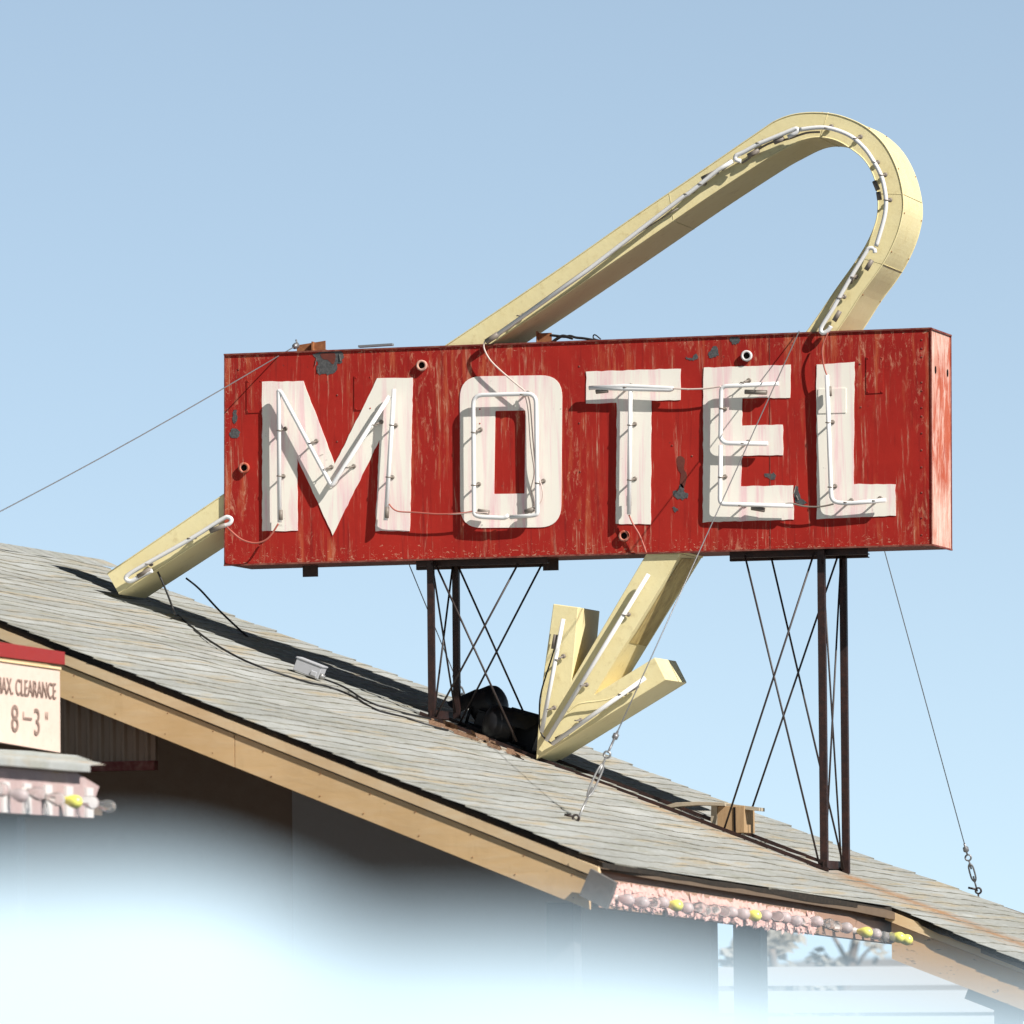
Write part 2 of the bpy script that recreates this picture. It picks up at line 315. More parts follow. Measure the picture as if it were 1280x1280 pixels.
def wav(x,y): return .014*mn.noise(Vector((x*1.3,y*1.1,2.)))+.006*mn.noise(Vector((x*4,y*2.7,5.)))+.002*mn.noise(Vector((x*9,y*11,5.)))
def zw(x,y): return .018*mn.noise(Vector((x*1.2,y*.9,7.)))+.006*mn.noise(Vector((x*2.,y*3,1.)))
DR=.07
def xat(x,y): return x+DR*(y+2)
def yfront(x):
    y=interp(FT,x)
    for _ in range(14): y=interp(FT,xat(x,y))
    return y
x=XR-.36; EX=.120
while x<XE+.3:
    x1=x+EX; n=230; top=[];low=[];foot=[]; rnd=random.Random(i); U={}
    off=rnd.uniform(-.015,.05) if i%2 else rnd.uniform(-.06,-.02); ya=yfront(x); yc=yfront(x1)
    for k in range(n+1):
        yb=interp(BT,x)+off; yd=interp(BT,x1)+off
        y=ya+(yb-ya)*k/n; y2=yc+(yd-yc)*k/n
        q=int(math.floor((y2+i*.17)/.305)); 
        if q not in U: U[q]=(rnd.random(),rnd.uniform(-.005,.005),rnd.random())
        lift=.001+.0035*U[q][0]+.002*abs(mn.noise(Vector((y2*5,i,0))))
        xa=max(XR,xat(x,y)+wav(i*.5,y)-.01); xb=max(XR,xat(x1,y2)+U[q][1]+wav((i+1)*.5,y2))
        top.append(Vector((xa,y,roofz(xa)+zw(xa,y)+.001))); low.append(Vector((xb,y2,roofz(xb)+zw(xb,y2)+lift+.004))); foot.append(Vector((xb-.003,y2,roofz(xb)+zw(xb,y2)-.004)))
    sh.grid([top,low]); tabv+=[U[int(math.floor((low[k].y+i*.17)/.305))][2] if int(math.floor((low[k].y+i*.17)/.305)) in U else .5 for k in range(n)]; nb=len(sh.f); sh.grid([low,foot]); tabv+=[.5]*(len(sh.f)-nb); dark_faces+=range(nb,len(sh.f)); x+=EX; i+=1
EX=.166
# the far slope beyond the ridge
for j in range(30):
    xa=XR-j*EX; xb=xa-EX; fn=lambda x_: roofz(2*XR-x_)
    ys=[rakeY(XR)-.05+(2.2+.04*(j%3)-rakeY(XR))*k/20 for k in range(21)]
    sh.grid([[Vector((xa,y,fn(xa))) for y in ys],[Vector((xb,y,fn(xb)+.01)) for y in ys],[Vector((xb,y,fn(xb)-.003)) for y in ys]])
# ridge caps
for k in range(28):
    y0=rakeY(XR)-.05+k*.242; y1=y0+.27
    for sx in(-1,1):
        ex=.14
        sh.add([(XR,y0,roofz(XR)+.021),(XR,y1,roofz(XR)+.020),(XR+sx*ex,y1,roofz(XR)-ex*SL+.012),(XR+sx*ex,y0,roofz(XR)-ex*SL+.0135)],[(0,1,2,3)])
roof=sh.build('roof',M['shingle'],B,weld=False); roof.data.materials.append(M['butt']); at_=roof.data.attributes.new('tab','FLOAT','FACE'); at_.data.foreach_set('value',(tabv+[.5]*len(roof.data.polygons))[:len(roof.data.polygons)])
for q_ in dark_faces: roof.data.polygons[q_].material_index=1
# deck under shingles, black edge
dk=MB()
def offs(x,y,d): return Vector((x,y,roofz(x)-d))
xs=[XR+k*.12 for k in range(int((XE-XR)/.12)+1)]
fy=lambda x: max(interp(FT,x)+.035,interp(FT,x)+.02)
dk.grid([[offs(x,fy(x),.012) for x in xs],[offs(x,interp(BT,x)-.03,.012) for x in xs],[offs(x,interp(BT,x)-.03,.05) for x in xs],[offs(x,fy(x),.05) for x in xs],[offs(x,fy(x),.012) for x in xs]])
dk.grid([[Vector((XR,y,roofz(XR)-.012-d_)) for y in(rakeY(XR),2.2)] for d_ in(0,.0)]+[[Vector((XR-5,y,roofz(XR+5)-.02)) for y in(rakeY(XR),2.2)]])
dk.build('roof_deck',M['deck'],roof)
ed=MB()   # ragged felt edge along the rake and eave
pp=[];
xs2=[XR+k*.03 for k in range(int((XE-XR)/.03)+1)]
r0=[];r1=[];r2=[]
for x in xs2:
    y=interp(FT,x); nz=.010*mn.noise(Vector((x*9,0,0)))+.008*mn.noise(Vector((x*30,0,0)))
    r0.append(offs(x,y+.004,.0)+Vector((0,0,zw(x,y)))); r1.append(offs(x,y+.012,.030+nz)); r2.append(offs(x,y+.035,.030+nz))
ed.grid([r0,r1,r2]); ed.build('felt_edge',M['tar'],roof)
# rake boards of the front gable
def rk(x,d,out=0): return Vector((x,rakeY(x)-out,roofz(x)-d))
XA=-1.6; XB=3.43
b=MB()
def slopebox(b,x0,x1,d0,d1,o0,o1,fn=rk):
    n=24; A=[];Bq=[];Cq=[];D=[]
    for k in range(n+1):
        x=x0+(x1-x0)*k/n; A.append(fn(x,d0,o0));Bq.append(fn(x,d0,o1));Cq.append(fn(x,d1,o1));D.append(fn(x,d1,o0))
    b.grid([A,Bq,Cq,D,A]); b.add([A[0],Bq[0],Cq[0],D[0]],[(0,1,2,3)]); b.add([A[-1],Bq[-1],Cq[-1],D[-1]],[(0,1,2,3)])
slopebox(b,XA,1.515,.098,.262,-.04,0.0); fb1=b.build('rake_board',M['fascia'],B)
b=MB(); slopebox(b,1.519,3.40,.097,.261,-.04,-.001); b.build('rake_board',M['fascia'],B)
rn=random.Random(4)
for k in range(14):
    x_=-.2+k*.27
    for d_ in(.125,.235):
        b=MB(); p_=rk(x_+rn.uniform(-.03,.03),d_,0.0); b.lathe(p_+Vector((0,.001,0)),(0,-1,0),[(0,.0038),(.002,.003),(.003,.001)],6); b.build('nail_head',M['rust'],fb1)
b=MB(); slopebox(b,XA,3.455,.036,.088,-.04,.009); b.build('rake_trim',M['trimboard'],B)
# eave (diagonal) with the bulb board
E0=Vector((3.44,-4.78,0)); E1=Vector((3.95,-.80,0)); ed_=(E1-E0).normalized(); en=Vector((ed_.y,-ed_.x,0))  # outward +x
def onE(px,py,out=0): return onP(px,py,E0+en*out,en)
b=MB()
rows_=[[],[],[],[]]
for k in range(61):
    u=k/60*1.11; P=E0+(E1-E0)*u; 
    zt=roofz(P.x)-.012; zb=zt-.223+.035*u
    for r_,(z_,o_) in zip(rows_,((zt,-.03),(zt-.075,-.03),(zt-.08,.0),(zb,0.))): r_.append(Vector((P.x,P.y,z_))+en*o_)
b.grid(rows_); b.grid([[p-en*.05 for p in rows_[3]],rows_[3]]); b.build('eave_fascia',M['brownboard'],B)
b=MB(); rp=random.Random(5)
for q in range(2300):
    u=rp.uniform(.0,.745); P=E0+(E1-E0)*u; zt=roofz(P.x)-.115; v=rp.random(); z=zt+.00-.088*v
    if u>.70 and rp.random()<.5: continue
    s_=rp.uniform(.010,.040); hh=rp.uniform(.014,.045); lift=rp.uniform(.002,.013)
    c_=Vector((P.x,P.y,z))+en*.003; tl=rp.uniform(-.3,.5)
    a1=ed_*s_; zz=Vector((0,0,1))
    b.add([c_-a1*.5+zz*hh*.5,c_+a1*.5+zz*hh*(.5+rp.uniform(-.3,.3)),c_+a1*(.5+tl*.3)-zz*hh*.5+en*lift,c_-a1*.5-zz*hh*(.5+rp.uniform(-.3,.4))+en*lift*rp.random()],[(0,1,2,3)])
n=100; rr=[]
for z_ in (.100,.14,.18,.215):
    rr.append([])
    for k in range(n+1):
        u=.005+.735*k/n; P=E0+(E1-E0)*u
        rr[-1].append(Vector((P.x,P.y,roofz(P.x)-z_+(.012*mn.noise(Vector((k*.7,z_*9,0))) if z_<.12 else 0)))+en*(.003+.004*abs(mn.noise(Vector((k*.9,z_*30,2))))))
b.build('peeling_paint',M['pink'],B,weld=False)
# grey flashing at the corner, rear rake boards, beams, posts, walls
b=MB(); pl=lambda px,py: onY(px,py,-4.92)
b.prism([pl(738,1086),pl(769,1103),pl(764,1120),pl(757,1136),pl(724,1119)],(0,.05,0)); b.build('corner_flashing',M['capgrey'],B)
def rk2(x,d,out=0): return Vector((x,-.80-.03*(x-4)-out,roofz(x)-d))
b=MB(); slopebox(b,4.005,XE,.075,.27,-.04,0,rk2); b.build('rake_board',M['oldfascia'],B)
b=MB(); slopebox(b,3.975,XE,.014,.072,-.04,.018,rk2); b.build('rake_trim',M['trimboard'],B)
b=MB(); p=onY(1258,1250,-.55); b.bar((p.x,-.5,0),(p.x,-.5,roofz(p.x)-.27),.13,.13,(0,1,0)); q0=onY(1206,1226,-.62); b.bar((q0.x,-.5,roofz(q0.x)-.30),(5.3,-.5,roofz(5.3)-.30),.1,.10); b.build('post',M['post'],B)
b=MB(); p=onY(938,1200,2.2); b.box((p.x,2.2,roofz(p.x)/2-.1),(.082,.08,roofz(p.x)/2-.12)); b.build('post',M['post'],B)
b=MB(); p0=onY(905,1160,2.3); p1=onY(1003,1180,2.3); b.bar((p0.x,2.36,roofz(p0.x)-.36),(p1.x+.05,2.36,roofz(p1.x)-.30),.12,.34); b.build('roof_beam',M['deck'],B)
cx=onY(365,900,2.1).x; ex=onY(890,1180,2.1).x
def wallpoly(b,x0,x1,y,th):
    b.prism([(x0,y,0),(x1,y,0),(x1,y,roofz(x1)-.06),(max(x0,XR),y,roofz(max(x0,XR))-.06)]+([(x0,y,roofz(2*XR-x0)-.06)] if x0<XR else []),(0,th,0))
b=MB(); wallpoly(b,-6.2,cx,2.14,.1); b.build('wall',M['wall'],B)
b=MB(); wallpoly(b,cx+.002,ex,2.08,.16); b.build('wall',M['wall2'],B)
b=MB(); b.box((-6.15,-1.2,1),(.08,3.3,1)); b.build('wall',M['wall'],B)
for x_,y_ in ((3.2,-4.55),(-5.9,-4.2)):
    b=MB(); z_=roofz(max(x_,2*XR-x_))-.3; b.box((x_,y_,z_/2),(.07,.07,z_/2)); b.build('post',M['post'],B)
# slatted dark panel with a red sill under the rake, left
b=MB(); A0=onY(62,850,-4.3); A1=onY(192,850,-4.3); zt=onY(100,868,-4.3).z; zb=onY(130,952,-4.3).z
for k in range(9):
    x=A0.x+(A1.x-A0.x)*(k+.5)/9; w_=(A1.x-A0.x)/18; zt_=roofz(x)-.2
    b.prism([(x-w_,-4.28,zb),(x-w_*.6,-4.295,zb),(x-w_*.2,-4.295,zb),(x+w_*.2,-4.28,zb),(x+w_,-4.28,zb)]+[(x+w_,-4.265,zb),(x-w_,-4.265,zb)],(0,0,zt_-zb))
b.box(((A0.x+A1.x)/2,-4.255,(zb+roofz(A1.x)-.2)/2),((A1.x-A0.x)/2,.02,(roofz(A1.x)-.2-zb)/2)); b.build('slatted_panel',M['slat'],B)
b=MB(); b.box(((A0.x+A1.x)/2,-4.30,zb-.025),((A1.x-A0.x)/2+.01,.03,.024)); b.build('red_sill',M['trim'],B)
# ------------------------------------------------------------------ low canopy at the left, clearance board
CX=.74
L=thing('low_porch',(1.2,-8,0),'low shingled porch roof with pale pink ribbed edge at the lower left','building')
FXL=1.97
b=MB(); q=[onX(-160,897,CX+.012),onX(79,943,CX+.012),onX(96,957,FXL),onX(-160,917,FXL)]
q[0].y=-9.5; 
a0=onX(0,945,FXL); a1=onX(97,957,FXL)
tl=onX(78,944,CX+.02)
n=14; rws=[]
for k in range(n+1):
    u=k/n; z_=tl.z+(a1.z+.0-tl.z)*u; x_=CX+.02+(FXL+.04-CX)*u; yr=tl.y+(a1.y-tl.y)*u
    rws.append([Vector((x_,-12.5+(yr+12.5)*j/20,z_+.006*mn.noise(Vector((x_*3,j*1.,0))))) for j in range(21)])
    if k<n: rws.append([p+Vector(((FXL-CX)/n,0,(a1.z-tl.z)/n+.009)) for p in rws[-1]])
b.grid(rws); b.grid([rws[-1],[p-Vector((0,0,.03)) for p in rws[-1]],[p-Vector((.3,0,.03)) for p in rws[-1]]]); low_roof=b.build('roof',M['shingle'],L)
b=MB(); t0=onX(96,966,FXL); t1=onX(124,983,FXL); b1=onX(111,1022,FXL); b0=onX(0,1008,FXL); tz=onX(0,950,FXL)
b.prism([(FXL,-12.3,t0.z),(FXL,t0.y,t0.z),(FXL,t1.y,t1.z),(FXL,b1.y,b1.z),(FXL,-12.3,b1.z)],(-.05,0,0)); fb=b.build('fascia_board',M['pinkpale'],L)
yy=t1.y
for k in range(15):
    y=b1.y-.02-k*.28; b=MB(); b.box((FXL+.008,y,(t1.z+b1.z)/2-.005),(.007,.045,(t1.z-b1.z)/2-.005)); b.build('rib',M['whiterib'],L)
for y in(-7.6,-11.9):
    b=MB(); b.box((1.5,y-.3,(b1.z+.02)/2),(.06,.06,(b1.z+.02)/2)); b.build('post',M['post'],L)
b=MB(); b.box((1.45,-10,b1.z+.045),(.5,2.1,.03)); b.build('soffit',M['deck'],L)
K=thing('clearance_sign',(CX,-6,2.7),'peach height clearance board with a dark red top band under the roof edge','sign')
yR=onX(75,870,CX).y; zr=lambda px,py: onX(px,py,CX).z
b=MB(); b.prism([(CX,-7.6,zr(0,915)+.0),(CX,yR,zr(78,941)),(CX,yR,zr(73,838)),(CX,-7.6,zr(0,824))],(-.03,0,0)); b.build('board',M['clear_board'],K)
b=MB(); b.prism([(CX+.02,-7.6,zr(0,820)),(CX+.02,yR+.02,zr(76,831)),(CX+.02,yR+.02,zr(76,815)),(CX+.02,-7.6,zr(0,799))],(-.05,0,0)); b.build('red_band',M['redband'],K)
b=MB(); b.prism([(CX+.008,-7.6,zr(0,823.5)),(CX+.008,yR,zr(73,837)),(CX+.008,yR,zr(73,834)),(CX+.008,-7.6,zr(0,820.5))],(-.03,0,0)); b.build('trim_strip',M['trimboard'],K)
def text_on(txt,org,size,xdir,updir,mat,parent,name='lettering',xs=1.,ext=.002,spacing=1.):
    cu=bpy.data.curves.new(name,'FONT'); cu.body=txt; cu.size=size; cu.extrude=ext; cu.space_character=spacing; cu.resolution_u=4
    to=bpy.data.objects.new(name,cu); COL.objects.link(to)
    dg=bpy.context.evaluated_depsgraph_get(); me=bpy.data.meshes.new_from_object(to.evaluated_get(dg)); COL.objects.unlink(to); bpy.data.objects.remove(to)
    xd=Vector(xdir);ud=Vector(updir);nd=xd.cross(ud).normalized(); p=org-parent.location
    for v in me.vertices: v.co=p+xd*(v.co.x*xs)+ud*v.co.y+nd*(v.co.z+.0035)
    o=bpy.data.objects.new(name,me); COL.objects.link(o); o.parent=parent; me.materials.clear(); me.materials.append(mat); return o
P0=onX(-6,866,CX)
text_on('MAX. CLEARANCE',Vector((CX,P0.y,P0.z-.0)),.115,(0,1,0),(0,0,1),M['ink'],K,xs=.93)
P0=onX(13,913,CX)
text_on("8",Vector((CX,P0.y,P0.z-.005)),.19,(0,1,0),(0,0,1),M['ink'],K,xs=1.2)
text_on("'",Vector((CX,P0.y+.17,P0.z-.01)),.15,(0,1,0),(0,0,1),M['ink2'],K)
b=MB(); b.box((CX+.003,P0.y+.245,P0.z+.065),(.002,.06,.006)); b.build('lettering',M['ink'],K)
text_on("3",Vector((CX,P0.y+.33,P0.z-.012)),.19,(0,1,0),(0,0,1),M['ink'],K,xs=1.1)
text_on('"',Vector((CX,P0.y+.50,P0.z+.00)),.15,(0,1,0),(0,0,1),M['ink2'],K)
# ------------------------------------------------------------------ bulbs
def bulb_at(parent,base,ax,mat,sc=1.):
    b=MB(); b.lathe(base+ax*.022*sc,ax,[(0,.013*sc),(.012*sc,.016*sc),(.035*sc,.026*sc),(.055*sc,.0305*sc),(.07*sc,.029*sc),(.083*sc,.021*sc),(.09*sc,.010*sc),(.0925*sc,.001)],14)
    o=b.build('bulb',mat,parent)
    b=MB(); b.lathe(base-ax*.0,ax,[(0,.020*sc),(.006,.020*sc),(.007,.0165*sc),(.024*sc,.016*sc),(.0241*sc,.011*sc)],12); b.build('socket',M['socket'],o)
    return o
BS=thing('bulb_string',(3.8,-2.8,1.8),'row of frosted, clear and yellow bulbs on the peeling pink eave board','light string')
row=[(212,230,'f'),(262,238,'f'),(300,243,'c'),(335,243,'f'),(383,252,'y'),(420,258,'f'),(462,263,'c'),(485,268,'c'),(512,272,'c'),(545,273,'c'),(570,272,'f'),(612,280,'f'),(657,285,'y'),(692,290,'f'),(735,292,'c'),(757,294,'f'),(800,303,'f'),(832,306,'c'),(870,308,'f'),(915,318,'c'),(938,324,'c'),(972,332,'f'),(1045,347,'y'),(1075,355,'f'),(1102,360,'c'),(1125,362,'c'),(1158,366,'y'),(1186,372,'y')]
bax=(en+Vector((0,-.12,-.12))).normalized()
for x_,y_,k_ in row:
    P=onE(700+(x_-22)*.359,1040+(y_-3)*.359,0)
    if P.y>-1.0: P=onY(700+(x_-22)*.359,1040+(y_-3)*.359,-1.0+.02*(x_-1045)/30)
    bulb_at(BS,P,(bax+Vector((0,random.uniform(-.12,.12),random.uniform(-.1,.06)))).normalized(),M[{'f':'bulb_frost','y':'bulb_yel','c':'bulb_clear'}[k_]])
BL=thing('bulb_string',(FXL,-9,b1.z),'short row of clear bulbs and one yellow bulb on the low porch edge','light string')
for x_,y_,k_ in [(-10,985,'c'),(14,992,'f'),(36,990,'c'),(60,997,'c'),(82,1000,'y'),(103,1001,'c'),(124,1006,'c')]:
    P=onX(x_-8,y_-2,FXL); bulb_at(BL,P,Vector((.96,-.1,-.2)).normalized(),M[{'f':'bulb_frost','y':'bulb_yel','c':'bulb_clear'}[k_]])
# ------------------------------------------------------------------ THE SIGN
SG=thing('motel_sign',(2.05,.25,roofz(2.05)),'weathered red motel sign with white letters, neon tubes and a curling yellow arrow','sign')
D=.50
tlp=onY(281,444); trp=onY(1164,411); brp=onY(1165,680.5); blp=onY(281,706)
body=MB()
def facegrid(a,b_,c_,d,nu,nv):   # a bottom-left, b bottom-right, c top-right, d top-left
    return [[(a*(1-u)+b_*u)*(1-v)+(d*(1-u)+c_*u)*v for u in [i/nu for i in range(nu+1)]] for v in [j/nv for j in range(nv+1)]]
dy=Vector((0,D,0)); tk=Vector((0,.002,0))
body.grid(facegrid(blp,brp,trp,tlp,60,18)); face=body.build('face_panel',M['red'],SG)
b=MB(); b.grid(facegrid(brp,brp+dy,trp+dy,trp,8,18)); b.build('end_panel',M['salmon'],SG,label='sun bleached salmon end panel')
b=MB(); b.grid(facegrid(blp+dy,blp,tlp,tlp+dy,8,18)); b.build('end_panel',M['red'],SG)
b=MB(); b.grid(facegrid(blp+dy,brp+dy,trp+dy,tlp+dy,20,8)); b.build('back_panel',M['red'],SG)
b=MB(); b.grid([[blp,brp],[blp+dy,brp+dy]]); b.build('bottom_panel',M['under'],SG)
b=MB(); b.grid([[tlp,trp],[tlp+dy,trp+dy]]); b.build('top_panel',M['under'],SG)
b=MB(); e=.004
for a_,c_ in ((tlp,trp),(blp,brp)):
    s_=1 if a_ is tlp else -1
    b.bar(a_+Vector((-.004,-.004,s_*.003)),c_+Vector((.004,-.004,s_*.003)),.010,.009)
b.bar(trp+Vector((.003,0,0)),trp+dy+Vector((.003,0,.003)),.010,.009); b.bar(brp+Vector((.003,0,-.003)),brp+dy+Vector((.003,0,-.003)),.010,.009)
b.bar(trp+Vector((0,-.003,0)),brp+Vector((0,-.003,0)),.006,.006,(0,1,0)); b.bar(tlp+Vector((0,-.003,0)),blp+Vector((0,-.003,0)),.006,.006,(0,1,0)); b.bar(trp+dy,brp+dy,.01,.01,(0,1,0))
b.build('edge_trim',M['trim'],SG)
# seams and rivets
b=MB(); p=onY(962,419); q=onY(963,686); b.bar(p+Vector((0,-.001,0)),q+Vector((0,-.001,0)),.003,.002,(0,1,0)); b.build('seam',M['trim'],face)
rv=random.Random(3)
def rivet(p): b=MB(); b.lathe(p,(0,-1,0),[(0,.006),(.002,.005),(.0035,.001)],6); b.build('rivet',M['trim'],face)
for k in range(24):
    rivet(onY(1152,425+k*10.6)) if rv.random()<.6 else None
for px,py in ((421.5,494),(421.5,552),(298,462),(724,458),(724,529),(725,590),(725,650),(879,478),(840,557),(865,570),(1075,455),(1076,509)): rivet(onY(px,py))
for (x0,y0,x1,y1) in ((308.5,475,328,516.5),(443,470,465,513),(1083,446,1104,492),(592,510,602,532)):
    b=MB(); b.prism([onY(x0,y0),onY(x1,y0-1),onY(x1,y1-1),onY(x0,y1)],(0,-.004,0))
    for u_,v_ in ((x0+2,y0+2),(x1-2,y0+1.5),(x0+2,y1-2),(x1-2,y1-2.5)): b.lathe(onY(u_,v_)+Vector((0,-.004,0)),(0,-1,0),[(0,.005),(.002,.004),(.003,.001)],6)
    b.build('patch_plate',M['red'],face)
b=MB()
for (x0,y0,x1,y1) in ((1023,486,1058,517),): b.prism([onY(x0,y0),onY(x1,y0-1),onY(x1,y1-1),onY(x0,y1)],(0,-.0085,0))
b.build('patch_plate',M['letter'],face,bevel=.001)
# bare spots where the paint has come off
blots=[(c1,[(490,165),(625,160),(628,210),(605,222),(600,255),(560,272),(510,268),(500,235),(512,215),(497,190)]),
 (c1,[(85,455),(103,452),(106,490),(95,520),(84,500)]),(c1,[(75,545),(95,540),(118,560),(108,590),(70,580)]),
 (c2,[(1130,860),(1150,850),(1165,815),(1178,850),(1200,870),(1198,890),(1170,897),(1140,888)]),(c2,[(1190,185),(1222,190),(1240,165),(1247,195),(1220,202),(1200,200)]),
 (c2,[(1125,935),(1150,940),(1145,960),(1128,955)]),(c3,[(92,200),(108,168),(128,155),(138,195),(110,210)]),(c3,[(195,120),(225,112),(240,132),(215,150),(200,140)]),
 (c3,[(345,745),(395,735),(400,765),(370,760)]),(c3,[(485,810),(500,800),(515,850),(545,870),(520,880),(490,865)])]
for fn,pts in blots: b=MB(); b.prism([p+Vector((rv.uniform(-.006,.006),0,rv.uniform(-.006,.006))) for p in smoothpath(fn(pts),4,True)],(0,-.0018,0)); b.build('bare_patch',M['peeled'],face)
b=MB(); b.prism(smoothpath(c1([(525,168),(595,166),(588,222),(560,200),(535,195)]),3,True),(0,-.0028,0)); b.build('rust_patch',M['under'],face); b=MB(); b.prism(smoothpath(c2([(1145,690),(1165,680),(1185,700),(1180,745),(1195,775),(1180,840),(1160,820),(1165,770),(1150,745)]),3,True),(0,-.0018,0)); b.build('rust_patch',M['under'],face)
# curled paint flakes beside the large bare spot
for px,py,l,ang in ((394.5,452,.05,.2),(397,463,.03,.1),(424.5,447,.045,-.15),(993,612,.05,.3),(996,622,.03,-.4),(402,568,.03,1.2)):
    b=MB(); p=onY(px,py); d_=Vector((math.sin(ang),0,math.cos(ang)))*l/2; sd=Vector((.007,-.009,0)); b.add([p-d_,p+d_,p+d_*.8+sd,p-d_*.8+sd],[(0,1,2,3)]); b.build('paint_flake',M['letter'],face)
# porthole rings
for px,py in ((306,585),(528,457),(934,445),(781,670)):
    p=onY(px,py); b=MB(); b.ring(p,(0,-1,0),.031,.019,.022); b.add([p+Vector((math.cos(a)*.02,-.003,math.sin(a)*.02)) for a in [k*.5236 for k in range(12)]],[tuple(range(12))]); 
    rg=b.build('porcelain_housing',M['salmon'] if px not in(934,) else M['whiterib'],SG)
    b=MB(); b.lathe(p+Vector((0,-.0035,0)),(0,-1,0),[(0,.0185),(.004,.0185),(.0045,.001)],14); b.build('dark_hole',M['hole'],rg)
for px,py,ry in ((1169.5,462,.012),(1184.5,466,.012)):
    b=MB(); p=onX(px,py,trp.x); b.add([p+Vector((.0015,math.cos(a)*.016,math.sin(a)*.022)) for a in [k*.5236 for k in range(12)]],[tuple(range(12))]); b.build('drain_hole',M['hole'],SG)
# letters ---------------------------------------------------------
LT=-.0045
def jag(pts,amp=.0022,step=.03):
    out=[];n=len(pts)
    for i in range(n):
        a=pts[i];c=pts[(i+1)%n];m=max(1,int((c-a).length/step))
        for k in range(m):
            p=a.lerp(c,k/m); out.append(p+Vector((rv.uniform(-amp,amp),0,rv.uniform(-amp,amp))))
    return out
letters={}
def letter(ch,pts): b=MB(); b.prism(jag(pts),(0,LT,0)); letters[ch]=b.build('letter',M['letter'],SG); letters[ch]['label']='white painted letter '+ch
letter('M',c1([(232,308),(437,306),(595,722),(808,290),(985,290),(970,1055),(797,1055),(818,600),(585,1075),(407,692),(408,1055),(232,1055)]))
letter('T',c2([(692,258),(1163,243),(1163,400),(1017,405),(1015,1020),(840,1020),(845,415),(692,418)]))
letter('E',c3([(72,255),(470,242),(468,392),(248,394),(248,518),(435,515),(435,655),(245,657),(243,797),(480,792),(485,948),(68,962)]))
letter('L',c3([(588,240),(762,228),(757,787),(948,787),(950,930),(590,946)]))
outer=[];inner=[]
oc=c2([(60,283),(572,275),(566,1036),(62,1040)]); ic=c2([(237,455),(388,452),(384,868),(231,870)])
# O is a rounded frame: both rings have the same count
def rr(pts,rad,k):
    out=[];n=4
    for i,p in enumerate(pts):
        a=pts[i-1];c=pts[(i+1)%4];A=p+(a-p).normalized()*rad;Cc=p+(c-p).normalized()*rad
        out.append(A.lerp(pts[i-1]+(p-a).normalized()*rad,.5))
        for j in range(k+1):
            t_=j/k; out.append(A*(1-t_)**2+p*2*t_*(1-t_)+Cc*t_*t_)
    return out
O1=rr(oc,.125,8);O2=rr(ic,.006,8); b=MB(); dv=Vector((0,LT,0))
b.grid([O1+O1[:1],[p+dv for p in O1+O1[:1]],[p+dv for p in O2+O2[:1]],O2+O2[:1]]); letters['O']=b.build('letter',M['letter'],SG); letters['O']['label']='white painted letter O'
# neon tubes -------------------------------------------------------
NS=-.053; NR=.0125
def neon(par,lines,rad=.04,closed=False,name='neon_tube',r=NR,depth=NS):
    b=MB()
    for pts in lines: b.tube(roundpath(pts,rad,5,closed),r,8,closed)
    return b.build(name,M['neon'],SG)
def sup(par,fn,pts,Y=NS):    # glass standoffs: post from the face to the tube, with a cap and tie wire
    for q in pts:
        p=fn([q],Y)[0]; b=MB(); rr_=rv.uniform(-.01,.01); foot=Vector((p.x+.02+rr_,-.001,p.z+.010+rr_))
        b.tube([foot,foot.lerp(p,.8)],[.007,.0055],6); b.lathe(foot,(0,-1,0),[(0,.014),(.008,.013),(.010,.006)],8); b.ring(p+Vector((0,0,-.004)),(.1,0,1),NR+.003,NR+.0005,.006,8)
        b.build('tube_support',M['electrode'],par)
def elec(par,fn,segs,Y=NS,r=.014):
    for a_,c_ in segs:
        b=MB(); p,q=fn([a_,c_],Y); b.tube([p,q],r,8); b.build('electrode',M['electrode'],par)
f=lambda fn,pts,Y=NS: fn(pts,Y)
nm=neon(0,[f(c1,[(318,1012),(313,352),(326,362),(578,832),(868,380)]),f(c1,[(890,345),(848,1002)])],.02)
sup(nm,c1,[(316,552),(315,780),(470,615),(660,738),(790,525),(878,525),(860,785),(545,745)]); elec(nm,c1,[((322,1000),(322,950)),((852,990),(855,935))])
no=neon(0,[f(c2,[(302,978),(280,990),(165,985),(130,975),(126,376),(440,368),(447,972),(420,978),(310,986)])],.055)
sup(no,c2,[(127,562),(127,826),(446,815),(370,372)]); elec(no,c2,[((205,962),(150,955)),((430,945),(385,960))],-.045)
nT=neon(0,[f(c2,[(912,356),(905,972)]),f(c2,[(705,340),(890,330),(1125,342),(1110,350),(900,345),(720,338)])],.03)
sup(nT,c2,[(908,525),(907,800),(885,336)]); elec(nT,c2,[((905,930),(905,880)),((800,352),(740,358))],-.045)
nE=neon(0,[f(c3,[(415,328),(152,340),(148,580),(170,600),(365,602)]),f(c3,[(150,608),(145,878),(480,886)])],.03)
sup(nE,c3,[(152,440),(148,755),(250,322),(240,885),(250,600)]); elec(nE,c3,[((260,365),(360,368)),((290,895),(350,905))],-.04)
nL=neon(0,[f(c3,[(635,288),(655,868),(730,876),(905,860)])],.05)
sup(nL,c3,[(640,505),(650,800),(720,870),(850,862)]); elec(nL,c3,[((645,340),(647,385))],-.045)
